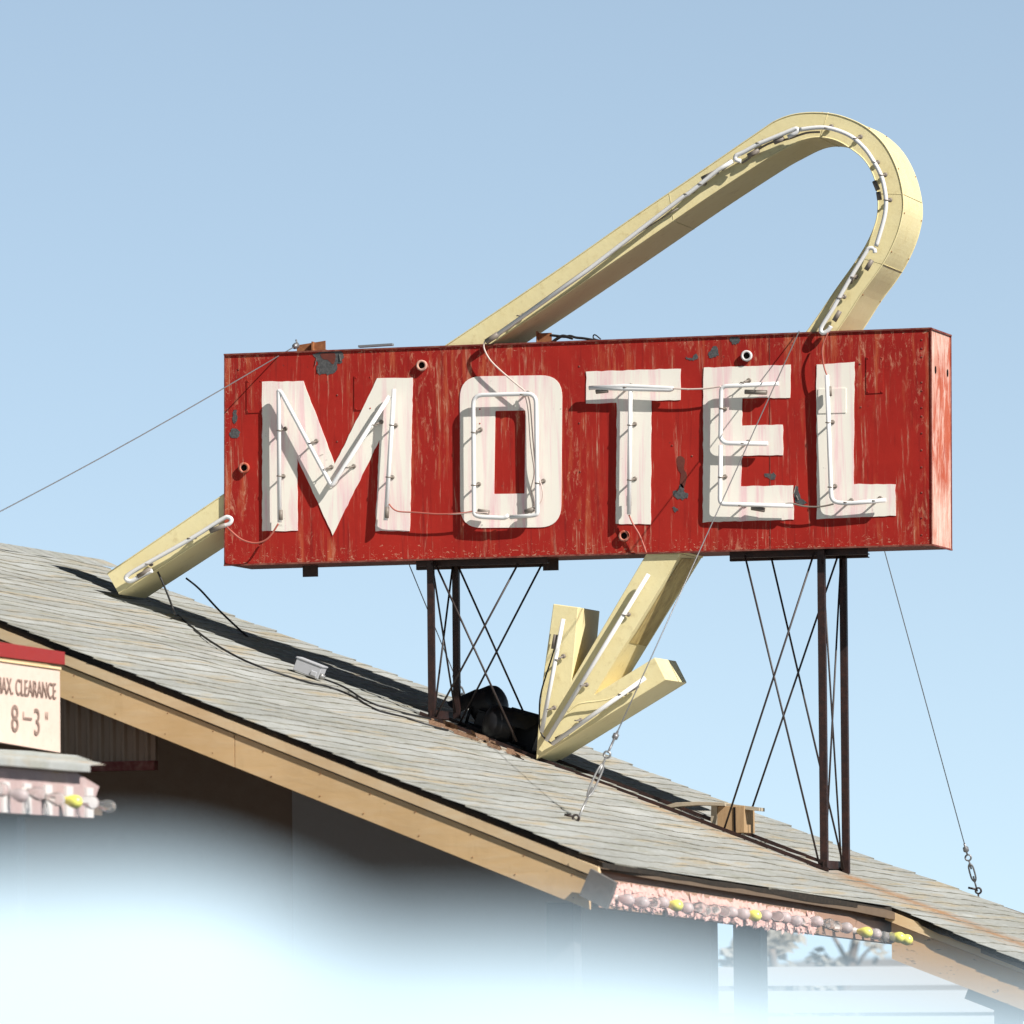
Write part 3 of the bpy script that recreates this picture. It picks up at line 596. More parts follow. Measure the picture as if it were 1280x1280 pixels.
# arrow ---------------------------------------------------------------
AY=.012; AD=Vector((0,D-.03,0))
def ay(pts): return [onY(x,y,AY) for x,y in pts]
outp=[(134,716.5),(278,618.5),(420,522),(562,428),(700,335),(790,272),(880,211),(947,165),(972,149),(1000,141),(1035,141),(1062,148),(1085,160),(1105,179),(1119,204),(1127,230),(1130,255),(1127,276),(1121,296),(1110,320),(1097,341),(1077,368),(1052,407),(1000,480),(930,580),(851,692)]
inp=[(149,743),(281,657),(440,548),(600,440),(700,373),(800,305),(880,250),(952,203),(980,187),(1005,175),(1025,172),(1045,176),(1062,185.5),(1078,198),(1089,214),(1095,232),(1097,252),(1096,270),(1091,287.5),(1080,310),(1065,333),(1045,361),(1010,412),(955,484),(885,582),(808,692)]
Oo=smoothpath(ay(outp),4); Ii=smoothpath(ay(inp),4)
mx=[a*.5+c*.5 for a,c in zip(Oo,Ii)]
b=MB(); b.grid([Oo,Ii]); b.grid([[p+AD for p in Oo],[p+AD for p in Ii]]); b.add([Oo[0],Ii[0],Ii[0]+AD,Oo[0]+AD],[(0,1,2,3)])
b.grid([Oo,[p+AD for p in Oo]]); b.grid([Ii,[p+AD for p in Ii]])
ash=b.build('arrow_shaft',M['yellow'],SG); 
b=MB()
fl=lambda pts,k: [p+Vector((0,-.0025,0)) for p in pts]
for pts,other in ((Oo,Ii),(Ii,Oo)):
    b.tube([p.lerp(q_,.02)+Vector((0,-.001,0)) for p,q_ in zip(pts,other)],.0035,5)
b.tube([p+AD for p in Oo],.0035,5); b.build('edge_bead',M['yellow'],ash)
b=MB()
for k in range(3,len(Oo)-14,9):
    p=Oo[k]; q=Ii[k]
    b.lathe(p+AD*.97+ (p-q).normalized()*.001,(p-q),[(0,.005),(.003,.004),(.004,.001)],6)
    b.lathe(p+AD*.05,(p-q),[(0,.006),(.004,.004),(.005,.001)],6)
b.build('rivet',M['rust'],ash)
hd=[(808,692),(714.5,850.5),(722.5,759),(691.6,754.8),(679,846),(673.5,897),(670,949.6),(832.6,849.6),(818.5,821.7),(743,868),(851,692)]
b=MB(); hp=ay(hd); b.prism(hp,AD); ahd=b.build('arrow_head',M['yellow'],SG,bevel=.004)
for k in (22,40,62,78,92):
    b=MB(); p=Oo[k]; q=Ii[k]; o_=Vector((0,-.0012,0)); b.tube([p+(p-q)*.01+AD,p+(p-q)*.01+o_,q+(q-p)*.01+o_,q+(q-p)*.01+AD],.0016,5); b.build('sheet_lap',M['yellow'],ash)
b=MB(); u0=onY(842,694,AY-.002); 
# stained shaft side near the sign, and door panel seam
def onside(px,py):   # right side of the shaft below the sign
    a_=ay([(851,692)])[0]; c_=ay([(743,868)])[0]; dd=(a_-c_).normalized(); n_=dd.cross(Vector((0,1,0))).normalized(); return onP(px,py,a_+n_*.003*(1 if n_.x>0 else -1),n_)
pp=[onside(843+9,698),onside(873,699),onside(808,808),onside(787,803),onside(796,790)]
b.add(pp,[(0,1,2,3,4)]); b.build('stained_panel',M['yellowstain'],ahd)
# neon of the arrow
AN=-.043
f6=lambda pts,Y=AN: c6(pts,Y); 
na=neon(0,[f6([(683,285),(600,718)]),f6([(1008,115),(618,750)]),f6([(995,510),(640,762)])],.02); 
sup(na,c6,[(657,440),(628,630),(915,270),(753,540),(735,672),(900,572)],AN); elec(na,c6,[((655,745),(700,722)),((655,345),(645,400)),((968,538),(930,560))],-.03)
f5=lambda pts,Y=AN: c5(pts,Y)
loopl=[c4([(250,1190)],AN)[0],c4([(700,870)],AN)[0],c4([(1180,500)],AN)[0],c5([(0,490)],AN)[0],c5([(150,370)],AN)[0],c5([(225,325)],AN)[0]]
nb=neon(0,[loopl,f5([(265,325),(235,320),(238,298),(270,285),(350,240),(460,195),(540,162),(552,170),(540,185),(500,205)])],.02)
b=MB(); arc=smoothpath(f5([(560,168),(640,158),(700,160),(770,180),(830,212),(890,270),(930,330),(960,385),(978,440),(990,520),(985,590),(968,660),(940,752)]),4); b.tube(arc,NR,8)
b.tube(smoothpath(f5([(935,785),(930,765),(905,762),(885,790),(800,930),(720,1070),(665,1160),(675,1185),(700,1172),(715,1150)]),4),NR,8); nc=b.build('neon_tube',M['neon'],SG)
sup(nc,c5,[(690,160),(835,212),(965,395),(990,520),(930,330),(820,905),(755,1010)],AN); elec(nc,c5,[((920,820),(890,870)),((760,1075),(730,1125)),((300,300),(355,270))],-.03)
sup(nb,c4,[(355,1098),(1190,490)],AN); sup(nb,c5,[(350,235),(60,440)],AN); elec(nb,c4,[((250,1190),(190,1230))],AN,.016); elec(nb,c5,[((70,415),(150,375)),((165,365),(215,328)),((480,212),(430,232)),((300,300),(345,276))],-.03); elec(nc,c5,[((932,425),(950,470)),((952,480),(958,520)),((830,890),(808,935))],-.02)
b=MB(); b.tube(smoothpath(f5([(270,335),(300,315),(360,262),(430,228),(500,215),(590,185),(660,180)],-.018),4),.006,6); b.tube(smoothpath(c4([(350,1110),(600,930),(900,720),(1150,560)],-.012),4),.004,6); b.build('cable',M['electrode'],SG)
f7=lambda pts,Y=AN: c7(pts,Y)
b=MB(); b.tube(smoothpath([*f7([(848,176),(872,168),(882,152)]),*f7([(870,142),(845,150),(725,225),(560,318),(490,360),(480,378),(500,385),(535,365),(580,345)])],4),NR,8); nd=b.build('neon_tube',M['neon'],SG)
sup(nd,c7,[(722,222),(560,320)],AN); elec(nd,c7,[((858,172),(800,195)),((575,340),(525,368))],-.045)
# cables on the sign face
def cable(name,pts,r,mat,par=SG,k=8): b=MB(); b.tube(smoothpath(pts,k),r,6); return b.build(name,mat,par)
cable('cable',[c7([(865,180)],-.05)[0],*c1([(75,1055),(130,1098),(200,1115),(262,1090),(312,1018)],-.07)],.0055,M['wirered'])
cable('cable',c1([(865,920),(905,955),(1000,962),(1120,970),(1230,965),(1290,955)],-.06),.0045,M['wirered'])
cable('cable',c2([(185,105),(180,140),(215,205),(300,285),(385,355)],-.05),.005,M['wirewhite'])
cable('cable',c2([(390,360),(410,420),(425,600),(440,740),(470,840),(470,900),(430,945)],-.035),.004,M['wirewhite'])
cable('cable',c2([(380,360),(400,450),(412,620),(430,760),(415,850),(430,930)],-.03),.003,M['wirewhite'])
cable('cable',[*c2([(1120,342),(1200,346)],-.06),*c3([(0,353),(80,350),(150,340)],-.06)],.005,M['wirewhite'])
cable('cable',c3([(420,885),(470,875),(530,888),(600,890),(665,878)],-.055),.005,M['electrode'])
cable('cable',c3([(640,95),(615,160),(620,240),(635,290)],-.06),.0045,M['wirered'])
cable('cable',c2([(905,975),(925,1020),(960,1080),(992,1165)],-.04),.005,M['wirered'])
cable('cable',c2([(200,965),(120,962),(60,968),(0,970)],-.06),.004,M['wirewhite'])
cable('cable',c6([(700,640),(740,610),(820,598),(860,590),(900,570)],-.02),.005,M['yellow'])
cable('cable',[*c6([(665,345),(640,430),(600,560),(592,640),(598,720),(640,762)],-.02)],.005,M['black'])
# stub brackets on top and below
b=MB(); p=onY(371,437,.22); b.angle(p+Vector((0,0,-.03)),p+Vector((.17,0,-.01)),.055,.006,(0,1,0),(0,0,1)); b.box(p+Vector((.10,.0,.01)),(.004,.03,.03)); b.build('top_bracket',M['rust'],SG)
b=MB(); p=onY(681,424,.2); b.box(p,(.040,.004,.035)); b.box(p+Vector((-.042,0,0)),(.003,.02,.045)); b.build('top_bracket',M['rust'],SG)
b=MB(); p=onY(470,432.5,.15); b.bar(p-Vector((.10,0,0)),p+Vector((.10,0,.005)),.04,.012); b.build('top_bracket',M['galv'],SG)
tw=[onY(x,y,.2) for x,y in ((688,419),(697,420),(706,421),(713,420),(720,422),(730,423),(745,425.5),(757,427))]
b=MB(); b.tube(smoothpath(tw,4),.008,6); b.tube(smoothpath([onY(x,y,.2) for x,y in ((690,428),(697,423),(703,420),(709,421),(716,423))],4),.009,6); b.tube(smoothpath([onY(x,y,.2) for x,y in ((748,425),(742,423),(742,419),(745,419),(751,424))],4),.004,5); b.build('cable',M['black'],SG)
for px,py in ((388,716),(688.5,708)):
    b=MB(); p=onY(px,py,.30); b.box(p+Vector((0,0,.01)),(.045,.004,.033)); b.build('bottom_tab',M['steel'],SG)
# hanging steel channels under the box
zb_=blp.z
for x0,x1 in ((520,684),(912,1085)):
    for Y_ in(.10,.40):
        b=MB(); a_=onY(x0,700,Y_); c_=onY(x1,694,Y_); b.angle((a_.x,Y_,zb_-.035),(c_.x,Y_,zb_-.035),.04,.006,(0,1,0),(0,0,1)); b.build('bottom_channel',M['steel'],SG)
# posts
def post(px0,py0,px1,py1,Y_,wd,lit):
    a_=onY(px0,py0,Y_); c_=onY(px1,py1,Y_); b=MB(); b.angle(a_,c_,wd,.007,(-1,0,0),(0,1,0)); b.bar(a_+Vector((-wd/2,.004,0)),c_+Vector((-wd/2,.004,0)),wd,.006,(0,1,0)); return b.build('post',M['steel'],SG)
post(541,698,543,903,.06,.036,1); post(572.5,700,574,898,.40,.036,1); post(1030,686,1034,1090,.06,.040,1); post(1057,686,1061,1092,.40,.038,1)
b=MB()
for px,py,Y_ in ((538,902,.06),(569,898,.40)): p=onY(px,py,Y_); 
def rrail(x0,x1,Y_,nm_='base_rail',m_='steel'):
    b=MB(); a_=Vector((x0,Y_,roofz(x0)+.006));c_=Vector((x1,Y_,roofz(x1)+.006)); b.angle(a_,c_,.020,.006,(0,1,0),(SL*.93,0,.93)); return b.build(nm_,M[m_],SG)
rrail(1.12,3.46,.045); rrail(1.12,3.46,.43)
for x_ in(1.19,3.44):
    b=MB(); b.angle((x_,.04,roofz(x_)+.015),(x_,.49,roofz(x_)+.015),.045,.007,(-1,0,0),(0,0,1)); b.build('base_rail',M['steel'],SG)
# brace rods
def rod(a,c,Ya,Yc,r=.0062): b=MB(); b.tube([onY(*a,Ya),onY(*c,Yc)],r,6); b.build('brace_rod',M['rod'],SG)
rod((543,702),(646,927),.06,.06); rod((572,706),(657,896),.40,.40); rod((648,704),(543,899),.06,.06); rod((679,702),(574,905),.40,.40)
rod((540,704),(569,890),.06,.40,.006); rod((566,706),(542,898),.40,.06,.006)
rod((931,694),(1025,1084),.06,.06); rod((963,692),(1055,1086),.40,.40); rod((1018,690),(905,1037),.06,.06); rod((1049,690),(930,1040),.40,.40)
rod((1028,700),(1052,1086),.06,.40,.006); rod((1051,700),(1031,1083),.40,.06,.006)
# ------------------------------------------------------------------ guy wires
def guy(label,top,Yt,bot,anchor,frac,Yb=None,wr=.0045,ts=1.):
    P=onY(*top,Yt); Q=anchor; G=thing('guy_wire',Q,label,'guy wire','guy wires bracing the sign'); d=(P-Q); L_=d.length; d.normalize()
    a=Q+d*.06; b=MB(); s0=Q+d*frac*L_; b.tube([s0,P],wr,6); b.build('wire',M['wire'],G)
    t0=Q+d*(frac*L_-.08); t1=Q+d*.20*ts; sd=d.cross(Vector((0,1,0))).normalized()
    b=MB(); m0=t1.lerp(t0,.15); m1=t1.lerp(t0,.62)
    b.tube([m0+sd*.004,m0.lerp(m1,.3)+sd*.016,m0.lerp(m1,.7)+sd*.016,m1+sd*.004],.006,6); b.tube([m0-sd*.004,m0.lerp(m1,.3)-sd*.016,m0.lerp(m1,.7)-sd*.016,m1-sd*.004],.006,6)
    b.tube([t1,m0.lerp(m1,.15)],.006,6); b.tube([m1,t0],.006,6); b.build('turnbuckle',M['galv'],G)
    b=MB(); b.ring(t0+d*.0-Vector((0,.006,0)),(0,1,0),.024,.014,.012,12); b.ring(s0-Vector((0,.006,0)),(0,1,0),.020,.011,.012,12); b.tube([t0+d*.02,s0-d*.02],.006,6); b.lathe(s0+d*.01,d,[(0,.012),(.025,.011),(.05,.006)],8); b.build('shackle',M['wire'],G)
    b=MB(); b.ring(Q+Vector((0,-.006,.03)),(0,1,0),.024,.013,.012,12); b.tube([Q+Vector((0,0,-.02)),Q+Vector((0,0,.012))],.006,6); b.tube([Q+Vector((-.02,0,.04)),Q+Vector((-.07,0,.045))],.007,6); b.tube([Q+d*.05,t1],.005,6); b.build('anchor_eye',M['rod'] if Yt>.1 else M['galv'],G); return G
A2=onR(720,1029); guy('steel guy wire crossing in front of the E down to a turnbuckle on the front roof slope',(999,414),-.01,A2,None,.26) if False else None
def guyA(label,top,Yt,A,tb):   # tb: length of turnbuckle assembly in metres
    P=onY(*top,Yt); L_=(P-A).length; return guy(label,top,Yt,A,A,tb/L_)
def guy(label,top,Yt,Q,_a,frac,wr=.0031):
    P=onY(*top,Yt); G=thing('guy_wire',Q,label,'guy wire','guy wires bracing the sign'); d=(P-Q); L_=d.length; d.normalize(); s0=Q+d*frac*L_; T=frac*L_
    b=MB(); b.tube([s0,P],wr,6); b.build('wire',M['wire'],G)
    sd=d.cross(Vector((0,1,0))).normalized(); m0=Q+d*T*.30; m1=Q+d*T*.68; w_=.013
    b=MB()
    for s_ in(-1,1): b.tube(smoothpath([m0+sd*s_*.002,m0.lerp(m1,.2)+sd*s_*w_,m0.lerp(m1,.8)+sd*s_*w_,m1+sd*s_*.002],4),.0055,6)
    b.tube([Q+d*.03,m0.lerp(m1,.28)],.0055,6); b.tube([m0.lerp(m1,.72),m1+d*T*.08],.0055,6); b.ring(m1+d*(T*.08+.018)-Vector((0,.005,0)),(0,1,0),.022,.013,.010,12); b.build('turnbuckle',M['galv'] if Yt<.1 else M['wire'],G)
    b=MB(); b.tube([m1+d*(T*.08+.036),s0],.006,6); b.lathe(s0-d*.02,d,[(0,.006),(.008,.017),(.03,.017),(.038,.007),(.06,.006)],8); b.build('cable_clamp',M['wire'],G)
    b=MB(); b.ring(Q+Vector((0,-.005,.026)),(0,1,0),.022,.012,.011,12); b.tube([Q+Vector((0,0,-.02)),Q+Vector((0,0,.012))],.006,6); b.tube([Q+Vector((-.015,0,.035)),Q+Vector((-.06,0,.045))],.007,6); b.build('anchor_eye',M['rod'],G)
guyA('guy wire slanting in front of the sign to a silver turnbuckle on the near roof',(999,414),-.012,onR(720,1029),.70)
guyA('guy wire behind the right end of the sign to the far roof edge',(1030,411),.51,onR(1223,1119)+Vector((0,0,0)),.33)
guyA('guy wire behind the left pair of sign posts to the back roof edge',(468,600),.515,onR(583,880),.28)
P=onY(372,431,.22); Q=onY(-150,716,-4.2)
G=thing('guy_wire',Q,'thin guy wire running left from the bracket on top of the sign','guy wire','guy wires bracing the sign')
b=MB(); b.tube([P.lerp(Q,k/10)-Vector((0,0,.03*math.sin(math.pi*k/10))) for k in range(11)],.0031,6); b.build('wire',M['wire'],G); b=MB(); b.lathe(P,(Q-P),[(0,.01),(.01,.018),(.04,.016),(.05,.006)],8); b.tube([P,P+Vector((-.01,0,.03))],.005,5); b.build('cable_clamp',M['wire'],G)
# anchor pole for that wire, out of the frame
b=MB(); b.tube([(Q.x,Q.y,0),(Q.x,Q.y,Q.z+.02)],.03,10); b.build('anchor_pole',M['steel'],G)
# ------------------------------------------------------------------ things on the roof
def ron(px,py,up_=0): p=onR(px,py); return p+Vector((0,0,up_))
tang=Vector((1,0,-SL)).normalized(); nrm=Vector((SL,0,1)).normalized(); yv=Vector((0,1,0))
b=MB(); p=ron(383,846); c_=p-tang*.012+nrm*.045+yv*.05; b.box(c_,(.078,.05,.036),(tang,yv,nrm)); b.box(c_-yv*.052+tang*.045-nrm*.014,(.018,.006,.014),(tang,yv,nrm))
J=thing('junction_box',p,'light grey metal junction box lying on the shingles left of the sign posts','junction box'); b.build('box_body',M['greybox'],J,bevel=.004)
b=MB(); b.box(c_+nrm*.039,(.082,.054,.004),(tang,yv,nrm)); b.build('box_lid',M['greybox'],J,bevel=.001)
b=MB(); b.lathe(c_+tang*.078-nrm*.014-yv*.03,tang,[(0,.016),(.02,.016),(.021,.012),(.03,.012)],10); b.build('conduit_fitting',M['galv'],J)
# cables on the roof
def roofcable(pts,r,label,first=None):
    P_=[]
    if first: P_+=first
    for x_,y_ in pts: p=ron(x_,y_,.014); P_.append(p)
    b=MB(); b.tube(smoothpath(P_,6),r,6); o=b.build('cable',M['black']); tag(o,label,'cable'); return o
roofcable([(222,772),(240,787),(262,804),(300,826),(340,842),(385,856),(412,862),(440,873),(470,890),(510,901),(540,911),(560,916)],.006,'black cable drooping from the arrow tail and running down the shingles',[c7([(596,340)],.06)[0],c7([(615,380)],.06)[0],c7([(640,440)],.03)[0],c7([(665,505)],.0)[0]])
q=ron(310,799,.01); b=MB(); b.tube(smoothpath([onY(233,723,.47),onY(250,737,.7),onY(275,764,.9),q],6),.006,6); tag(b.build('cable',M['black']),'short black cable from the back of the arrow tail into the shadow band','cable')
roofcable([(400,850),(430,862),(460,880),(500,893),(540,902),(575,909),(600,915),(625,928),(640,936)],.006,'dark cable from the junction box along the foot of the posts')
# debris (flashing scraps) at the foot of the left posts
b=MB(); rd=random.Random(11)
for k in range(40):
    u=rd.random(); p=ron(540+110*u,905+42*u+rd.uniform(-5,3),.008); a=rd.uniform(0,3.1); t_=Vector((math.cos(a),math.sin(a),0)); t_=t_*rd.uniform(.015,.05); s_=Vector((-t_.y,t_.x,0)).normalized()*rd.uniform(.005,.016)
    lf=Vector((0,0,rd.uniform(0,.03))); t_.z=-SL*t_.x; s_.z=-SL*s_.x; b.add([p-t_,p+t_,p+t_+s_+lf,p-t_+s_+lf],[(0,1,2,3)])
tag(b.build('flashing_scraps',M['scrap']),'rusty flashing scraps and debris at the foot of the left sign posts','debris',kind='stuff')
cable('cable',[ron(x_,y_,z_) for x_,y_,z_ in ((612,930,.01),(625,928,.02),(634,928,.04),(645,934,.02),(655,934,.03),(660,932,.06))],.007,M['galv'],None)
o=bpy.context.scene.objects; lc=[x for x in o if x.name.startswith('cable') and x.parent is None and 'label' not in x][0]; tag(lc,'grey cable loop with a clamp beside the tip of the yellow arrow','cable')
# black flood lamps
def flood(p,c,ax,rad,ln,label):
    Lm=thing('flood_lamp',p,label,'flood lamp'); ax=Vector(ax).normalized()
    b=MB(); b.lathe(c-ax*ln*.5,ax,[(0,.02),(.004,rad*.55),(.02,rad*.85),(.05,rad*.97),(ln*.5,rad),(ln*.55,rad*1.04),(ln*.6,rad)],22); b.build('housing',M['blackpaint'],Lm)
    sdv=ax.cross(Vector((0,0,1))).normalized(); upv=sdv.cross(ax); n=16; ro=rad*1.06; o0=c+ax*ln*.02; rows=[]
    for t_ in (0,.5,1):
        rows.append([o0+ax*(ln*.75*t_*(.45+.55*math.sin(a) if a>0 else .45))+(sdv*math.cos(a)+upv*math.sin(a))*ro for a in [math.pi*k/n for k in range(n+1)]])
    b=MB(); b.grid(rows,True); b.grid([[q_+(c+ax*(q_-c).dot(ax)-q_).normalized()*.004 for q_ in r] for r in rows],True); b.build('hood',M['blackpaint'],Lm)
    b=MB(); 
    for s_ in(-1,1): b.tube([p+sdv*s_*.05+Vector((0,0,.01)),p+sdv*s_*rad*1.12+Vector((0,0,.03)),c+sdv*s_*rad*1.1],.010,6)
    b.box(p+Vector((0,0,.01)),(.07,.06,.012),(tang,yv,nrm)); b.build('bracket',M['blackpaint'],Lm)
    b=MB(); b.lathe(c+ax*ln*.11,ax,[(0,rad*.95),(.004,rad*.9),(.006,.001)],20); b.build('lens',M['glass'],Lm)
p=onY(598,915,.62); p.z=roofz(p.x)+.01; flood(p,onY(604,884,.62),(-.80,.30,-.28),.105,.27,'black hooded flood lamp on the roof just right of the left sign posts')
p=onY(638,925,.26); p.z=roofz(p.x)+.01; flood(p,onY(633,908,.26),(.80,.42,-.25),.108,.26,'black hooded flood lamp nearest the tip of the yellow arrow')
T=onY(662,940,.35); T.z=roofz(T.x); TB=thing('transformer_box',T,'black sheet metal transformer box behind the arrow tip','transformer'); b=MB(); b.box(T+Vector((-.06,.1,.10)),(.10,.12,.11),(tang,yv,nrm)); b.build('box_body',M['blackpaint'],TB,bevel=.006); b=MB(); b.box(T+Vector((-.06,.1,.10))+nrm*.115,(.108,.128,.006),(tang,yv,nrm)); b.build('box_lid',M['blackpaint'],TB)
b=MB(); p=onY(597,922,.30); p.z=roofz(p.x); TB2=thing('ballast_box',p,'low black ballast box under the flood lamps','electrical box'); b.box(p+Vector((.08,.25,.05)),(.15,.08,.040),(tang,yv,nrm)); b.build('box_body',M['blackpaint'],TB2,bevel=.005); b=MB(); b.box(p+Vector((.08,.25,.05))+nrm*.043,(.156,.086,.004),(tang,yv,nrm)); b.build('box_lid',M['blackpaint'],TB2)
# wooden block and planks by the right post
WB=onR(917,1040); Yb=.12
c0=onY(892.5,1006,Yb);c1_=onY(941,1012,Yb+.1);c2_=onY(889,1035,Yb);z0=onY(889,1036,Yb).z; z1=onY(889,1009,Yb).z
Wd=thing('wood_block',(c0.x,Yb,roofz(c0.x)),'tan rough sawn wooden block with checks standing on the base rails','wood block')
xl=onY(896,1020,Yb).x; xr_=onY(930,1020,Yb).x
b=MB(); b.box(((xl+xr_)/2,Yb+.13,(z0+z1)/2-.01),((xr_-xl)/2,.12,(z1-z0)/2+.015)); b.build('block_body',M['blockwood'],Wd,bevel=.003)
b=MB(); b.box((xl+(xr_-xl)*.64,Yb+.008,(z0+z1)/2-.012),(.006,.003,(z1-z0)/2+.010)); b.build('split',M['hole'],Wd)
b=MB(); b.prism([onY(889,1006,Yb),onY(896,1007,Yb),onY(896,1038,Yb),onY(888,1036,Yb)],(0,.2,0)); b.build('end_board',M['oldwood'],Wd)
PL=thing('plank',(2.1,.1,roofz(2.1)),'grey weathered plank bridging from the roof to the top of the wood block','plank'); b=MB()
A=[onY(x_,y_,Yb-.03) for x_,y_ in ((824,1009),(845,1003),(872,1002),(904,1003),(905,1007.5),(872,1006.5),(850,1008),(826,1011.5))]; b.prism(A,(0,.14,0)); b.build('plank_board',M['oldwood'],PL,bevel=.002)
P2=thing('plank',(2.5,.2,roofz(2.5)),'short grey weathered plank lying on top of the wood block','plank'); b=MB()
A=[onY(x_,y_,Yb+.02) for x_,y_ in ((904,1004),(949,1009.5),(949,1014),(904,1009))]; b.prism(A,(0,.13,0)); b.build('plank_board',M['oldwood'],P2,bevel=.002)
# ------------------------------------------------------------------ background
FN=thing('board_fence',onY(1080,1300,20),'white horizontal board fence far behind the canopy','fence'); FN.location.z=0
xa=onY(868,1230,20).x; xb=xa+16
for k in range(6):
    b=MB(); z=1.58-k*.215-(.0); b.bar((xa,20,z),(xb,20,z-.06),.03,.185 if k else .16); b.build('fence_board',M['whitefence'],FN)
for k in range(7):
    b=MB(); b.box((xa+.1+k*2.6,20.09,.8),(.05,.05,.8)); b.build('fence_post',M['whitefence'],FN)
def tree(px,Y_,lean,H,seed,label,crownr,leaves):
    p=onY(px,1237,Y_); p.z=0; Tn=thing('small_tree',p,label,'tree'); r_=random.Random(seed)
    b=MB(); top=p+Vector((lean,0,H*.75)); pts=smoothpath([p,p+Vector((lean*.15,0,H*.3)),p+Vector((lean*.6,.05,H*.55)),top],4); b.tube(pts,[.085*(1-.6*i/len(pts)) for i in range(len(pts))],8)
    tips=[]
    for k in range(7):
        s_=pts[int(len(pts)*(.45+.07*k))-1]; e_=s_+Vector((r_.uniform(-1,1)*crownr*.8,r_.uniform(-.6,.6)*crownr,r_.uniform(.15,.5)*H*.4)); e_.z=min(e_.z,H*.95); b.tube(smoothpath([s_,s_.lerp(e_,.5)+Vector((0,0,.05)),e_],3),[.03,.026,.022,.018,.014,.01,.006],6); tips.append(e_)
    b.build('trunk',M['bark'],Tn)
    b=MB()
    for k in range(leaves):
        c=r_.choice(tips)+Vector((r_.gauss(0,.16),r_.gauss(0,.16),r_.gauss(0,.12)))*crownr; c.z=min(c.z,H)
        u=Vector((r_.uniform(-1,1),r_.uniform(-1,1),r_.uniform(-1,1))).normalized(); v=u.orthogonal().normalized(); s_=r_.uniform(.04,.09); b.add([c-u*s_,c+v*s_*.5,c+u*s_,c-v*s_*.5],[(0,1,2,3)])
    b.build('crown',M['leaf'],Tn,weld=False)
tree(1030,30,.35,2.75,3,'bare leaning tree trunk seen under the right end of the canopy',.6,260)
tree(978,26,-.1,2.45,8,'bushy dusty tree seen between the canopy post and the leaning trunk',.5,2600)
# ------------------------------------------------------------------ foreground: a pale van close to the camera, far out of focus
fh=Vector((fw.x,fw.y,0)).normalized(); rh=Vector((rt.x,rt.y,0)).normalized()
CO=Vector((CAM.x,CAM.y,0))+fh*3.35-rh*.35
V=thing('parked_van',CO,'pale white van roof close to the camera, a soft blur along the bottom','van'); ux=rh; uy=fh
def vp(x,y,z): return CO+ux*x+uy*y+Vector((0,0,z))
ZR=1.516
# side profile stations along the van (x): bottom z, belt half width, roof z, roof half width
st=[(-2.35,.42,.70,.80,.62),(-2.28,.35,.88,1.40,.66),(-2.15,.32,.90,ZR-.035,.68),(-1.2,.30,.91,ZR+.004,.70),(-.4,.30,.91,ZR+.006,.70),(.16,.30,.91,ZR+.005,.70),(.35,.30,.91,ZR+.005,.70),(.42,.30,.91,ZR-.006,.69),(.48,.30,.91,ZR-.018,.69),(.66,.30,.91,ZR-.050,.68),(.84,.30,.91,ZR-.058,.68),(1.08,.30,.91,ZR-.11,.66),(1.45,.30,.90,1.25,.63),(1.85,.30,.89,.98,.70),(2.25,.34,.84,.88,.68),(2.42,.42,.72,.74,.60)]
b=MB(); rows=[]
for x_,zb0,hw,zr_,rw in st:
    zm=min(.95,zr_-.06) ; prof=[(hw*.9,zb0),(hw,zb0+.2*(zm-zb0)),(hw,zm*.75+zb0*.25),(hw-.03,zm),(rw+.03+.1*(zr_<1.2),zr_-.08*(zr_>1.2)-.01),(rw-.03,zr_-.02),(rw*.8,zr_-.004),(rw*.4,zr_+.006),(0,zr_+.008)]
    full=prof+[(-a,c) for a,c in reversed(prof[:-1])]
    rows.append([vp(x_,a,c) for a,c in full])
b.grid(rows,True); b.add(rows[0],[tuple(range(len(rows[0])))]); b.add(rows[-1],[tuple(range(len(rows[-1])))]); vb=b.build('body',M['carpaint'],V)
sb=vb.modifiers.new('sub','SUBSURF'); sb.levels=1; sb.render_levels=2
for sgn in(-1,1):
    for x0,x1 in((-1.95,-1.1),(-1.02,-.1),(-.02,.85)):
        b=MB(); b.add([vp(x0,sgn*.885,.98),vp(x1,sgn*.885,.98),vp(x1-.06*(x1>.8)*3,sgn*.745,1.40),vp(x0+.03,sgn*.745,1.40)],[(0,1,2,3)]); b.build('side_window',M['glass'],V)
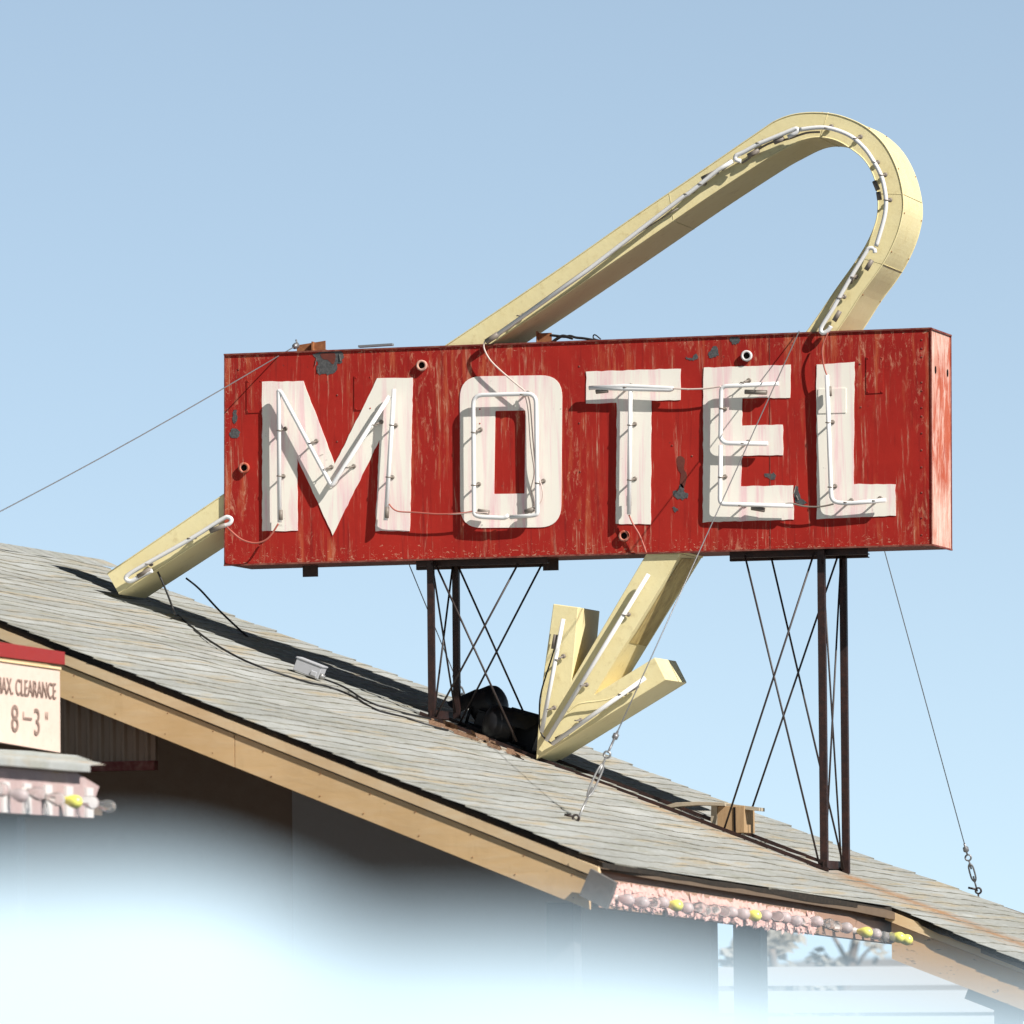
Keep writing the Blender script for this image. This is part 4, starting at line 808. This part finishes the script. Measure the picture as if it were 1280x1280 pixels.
b=MB(); b.add([vp(1.80,-.62,1.03),vp(1.80,.62,1.03),vp(1.20,.56,1.43),vp(1.20,-.56,1.43)],[(0,1,2,3)]); b.build('windscreen',M['glass'],V)
for x_ in(-1.55,1.6):
    for sgn in(-1,1):
        b=MB(); c=vp(x_,sgn*.80,.33); b.lathe(c-uy*sgn*.1,uy*sgn,[(0,.20),(.01,.32),(.19,.33),(.20,.30),(.205,.20)],24); wh=b.build('wheel',M['rubber'],V); b=MB(); b.lathe(c+uy*sgn*.10,uy*sgn,[(0,.21),(.012,.20),(.02,.05),(.03,.001)],20); b.build('rim',M['alloy'],wh)
for sgn in(-1,1):
    b=MB(); b.box(vp(2.33,sgn*.62,.70),(.05,.14,.07),(ux,uy,Vector((0,0,1)))); b.build('headlight',M['lamp'],V,bevel=.02)
    b=MB(); b.box(vp(-2.33,sgn*.70,.88),(.04,.06,.16),(ux,uy,Vector((0,0,1)))); b.build('tail_light',M['lampred'],V,bevel=.02)
    b=MB(); b.box(vp(1.15,sgn*1.0,1.05),(.05,.09,.07),(ux,uy,Vector((0,0,1)))); b.build('mirror',M['carpaint'],V,bevel=.02)
# raised white roof vent on its near left part
b=MB(); 
def vx(px,d): return (px-640)/F*d
ctr=-.35
# x in van space of a pixel at 3.4 m ahead: camera axis is at x=+.35
def vxx(px,d=2.95): return .35+(px-640)/F*d
x1=vxx(560); x0=x1-.62; zt=ZR+.036
prof=[(x0,ZR-.02),(x0+.02,zt-.03),(x0+.06,zt-.008),(x0+.12,zt),(vxx(170),zt),(vxx(250),zt-.004),(vxx(320),zt-.012),(vxx(390),zt-.022),(vxx(460),zt-.033),(vxx(530),zt-.048),(x1,ZR-.02)]
b.grid([[vp(x_,y_,(ZR-.02) if y_ in(-.62,.30) else max(ZR-.02,z_-dz_)) for y_,dz_ in((-.62,0),(-.60,.025),(-.54,.008),(-.4,.0),(-.1,.0),(.18,.004),(.27,.02),(.30,0))] for x_,z_ in prof],True); b.build('roof_vent',M['carpaint'],V)
for o in bpy.data.objects:
    if o.type=='MESH' and o.parent is None and 'kind' not in o and 'label' not in o: print('UNTAGGED',o.name)
print('objects',len(bpy.data.objects))
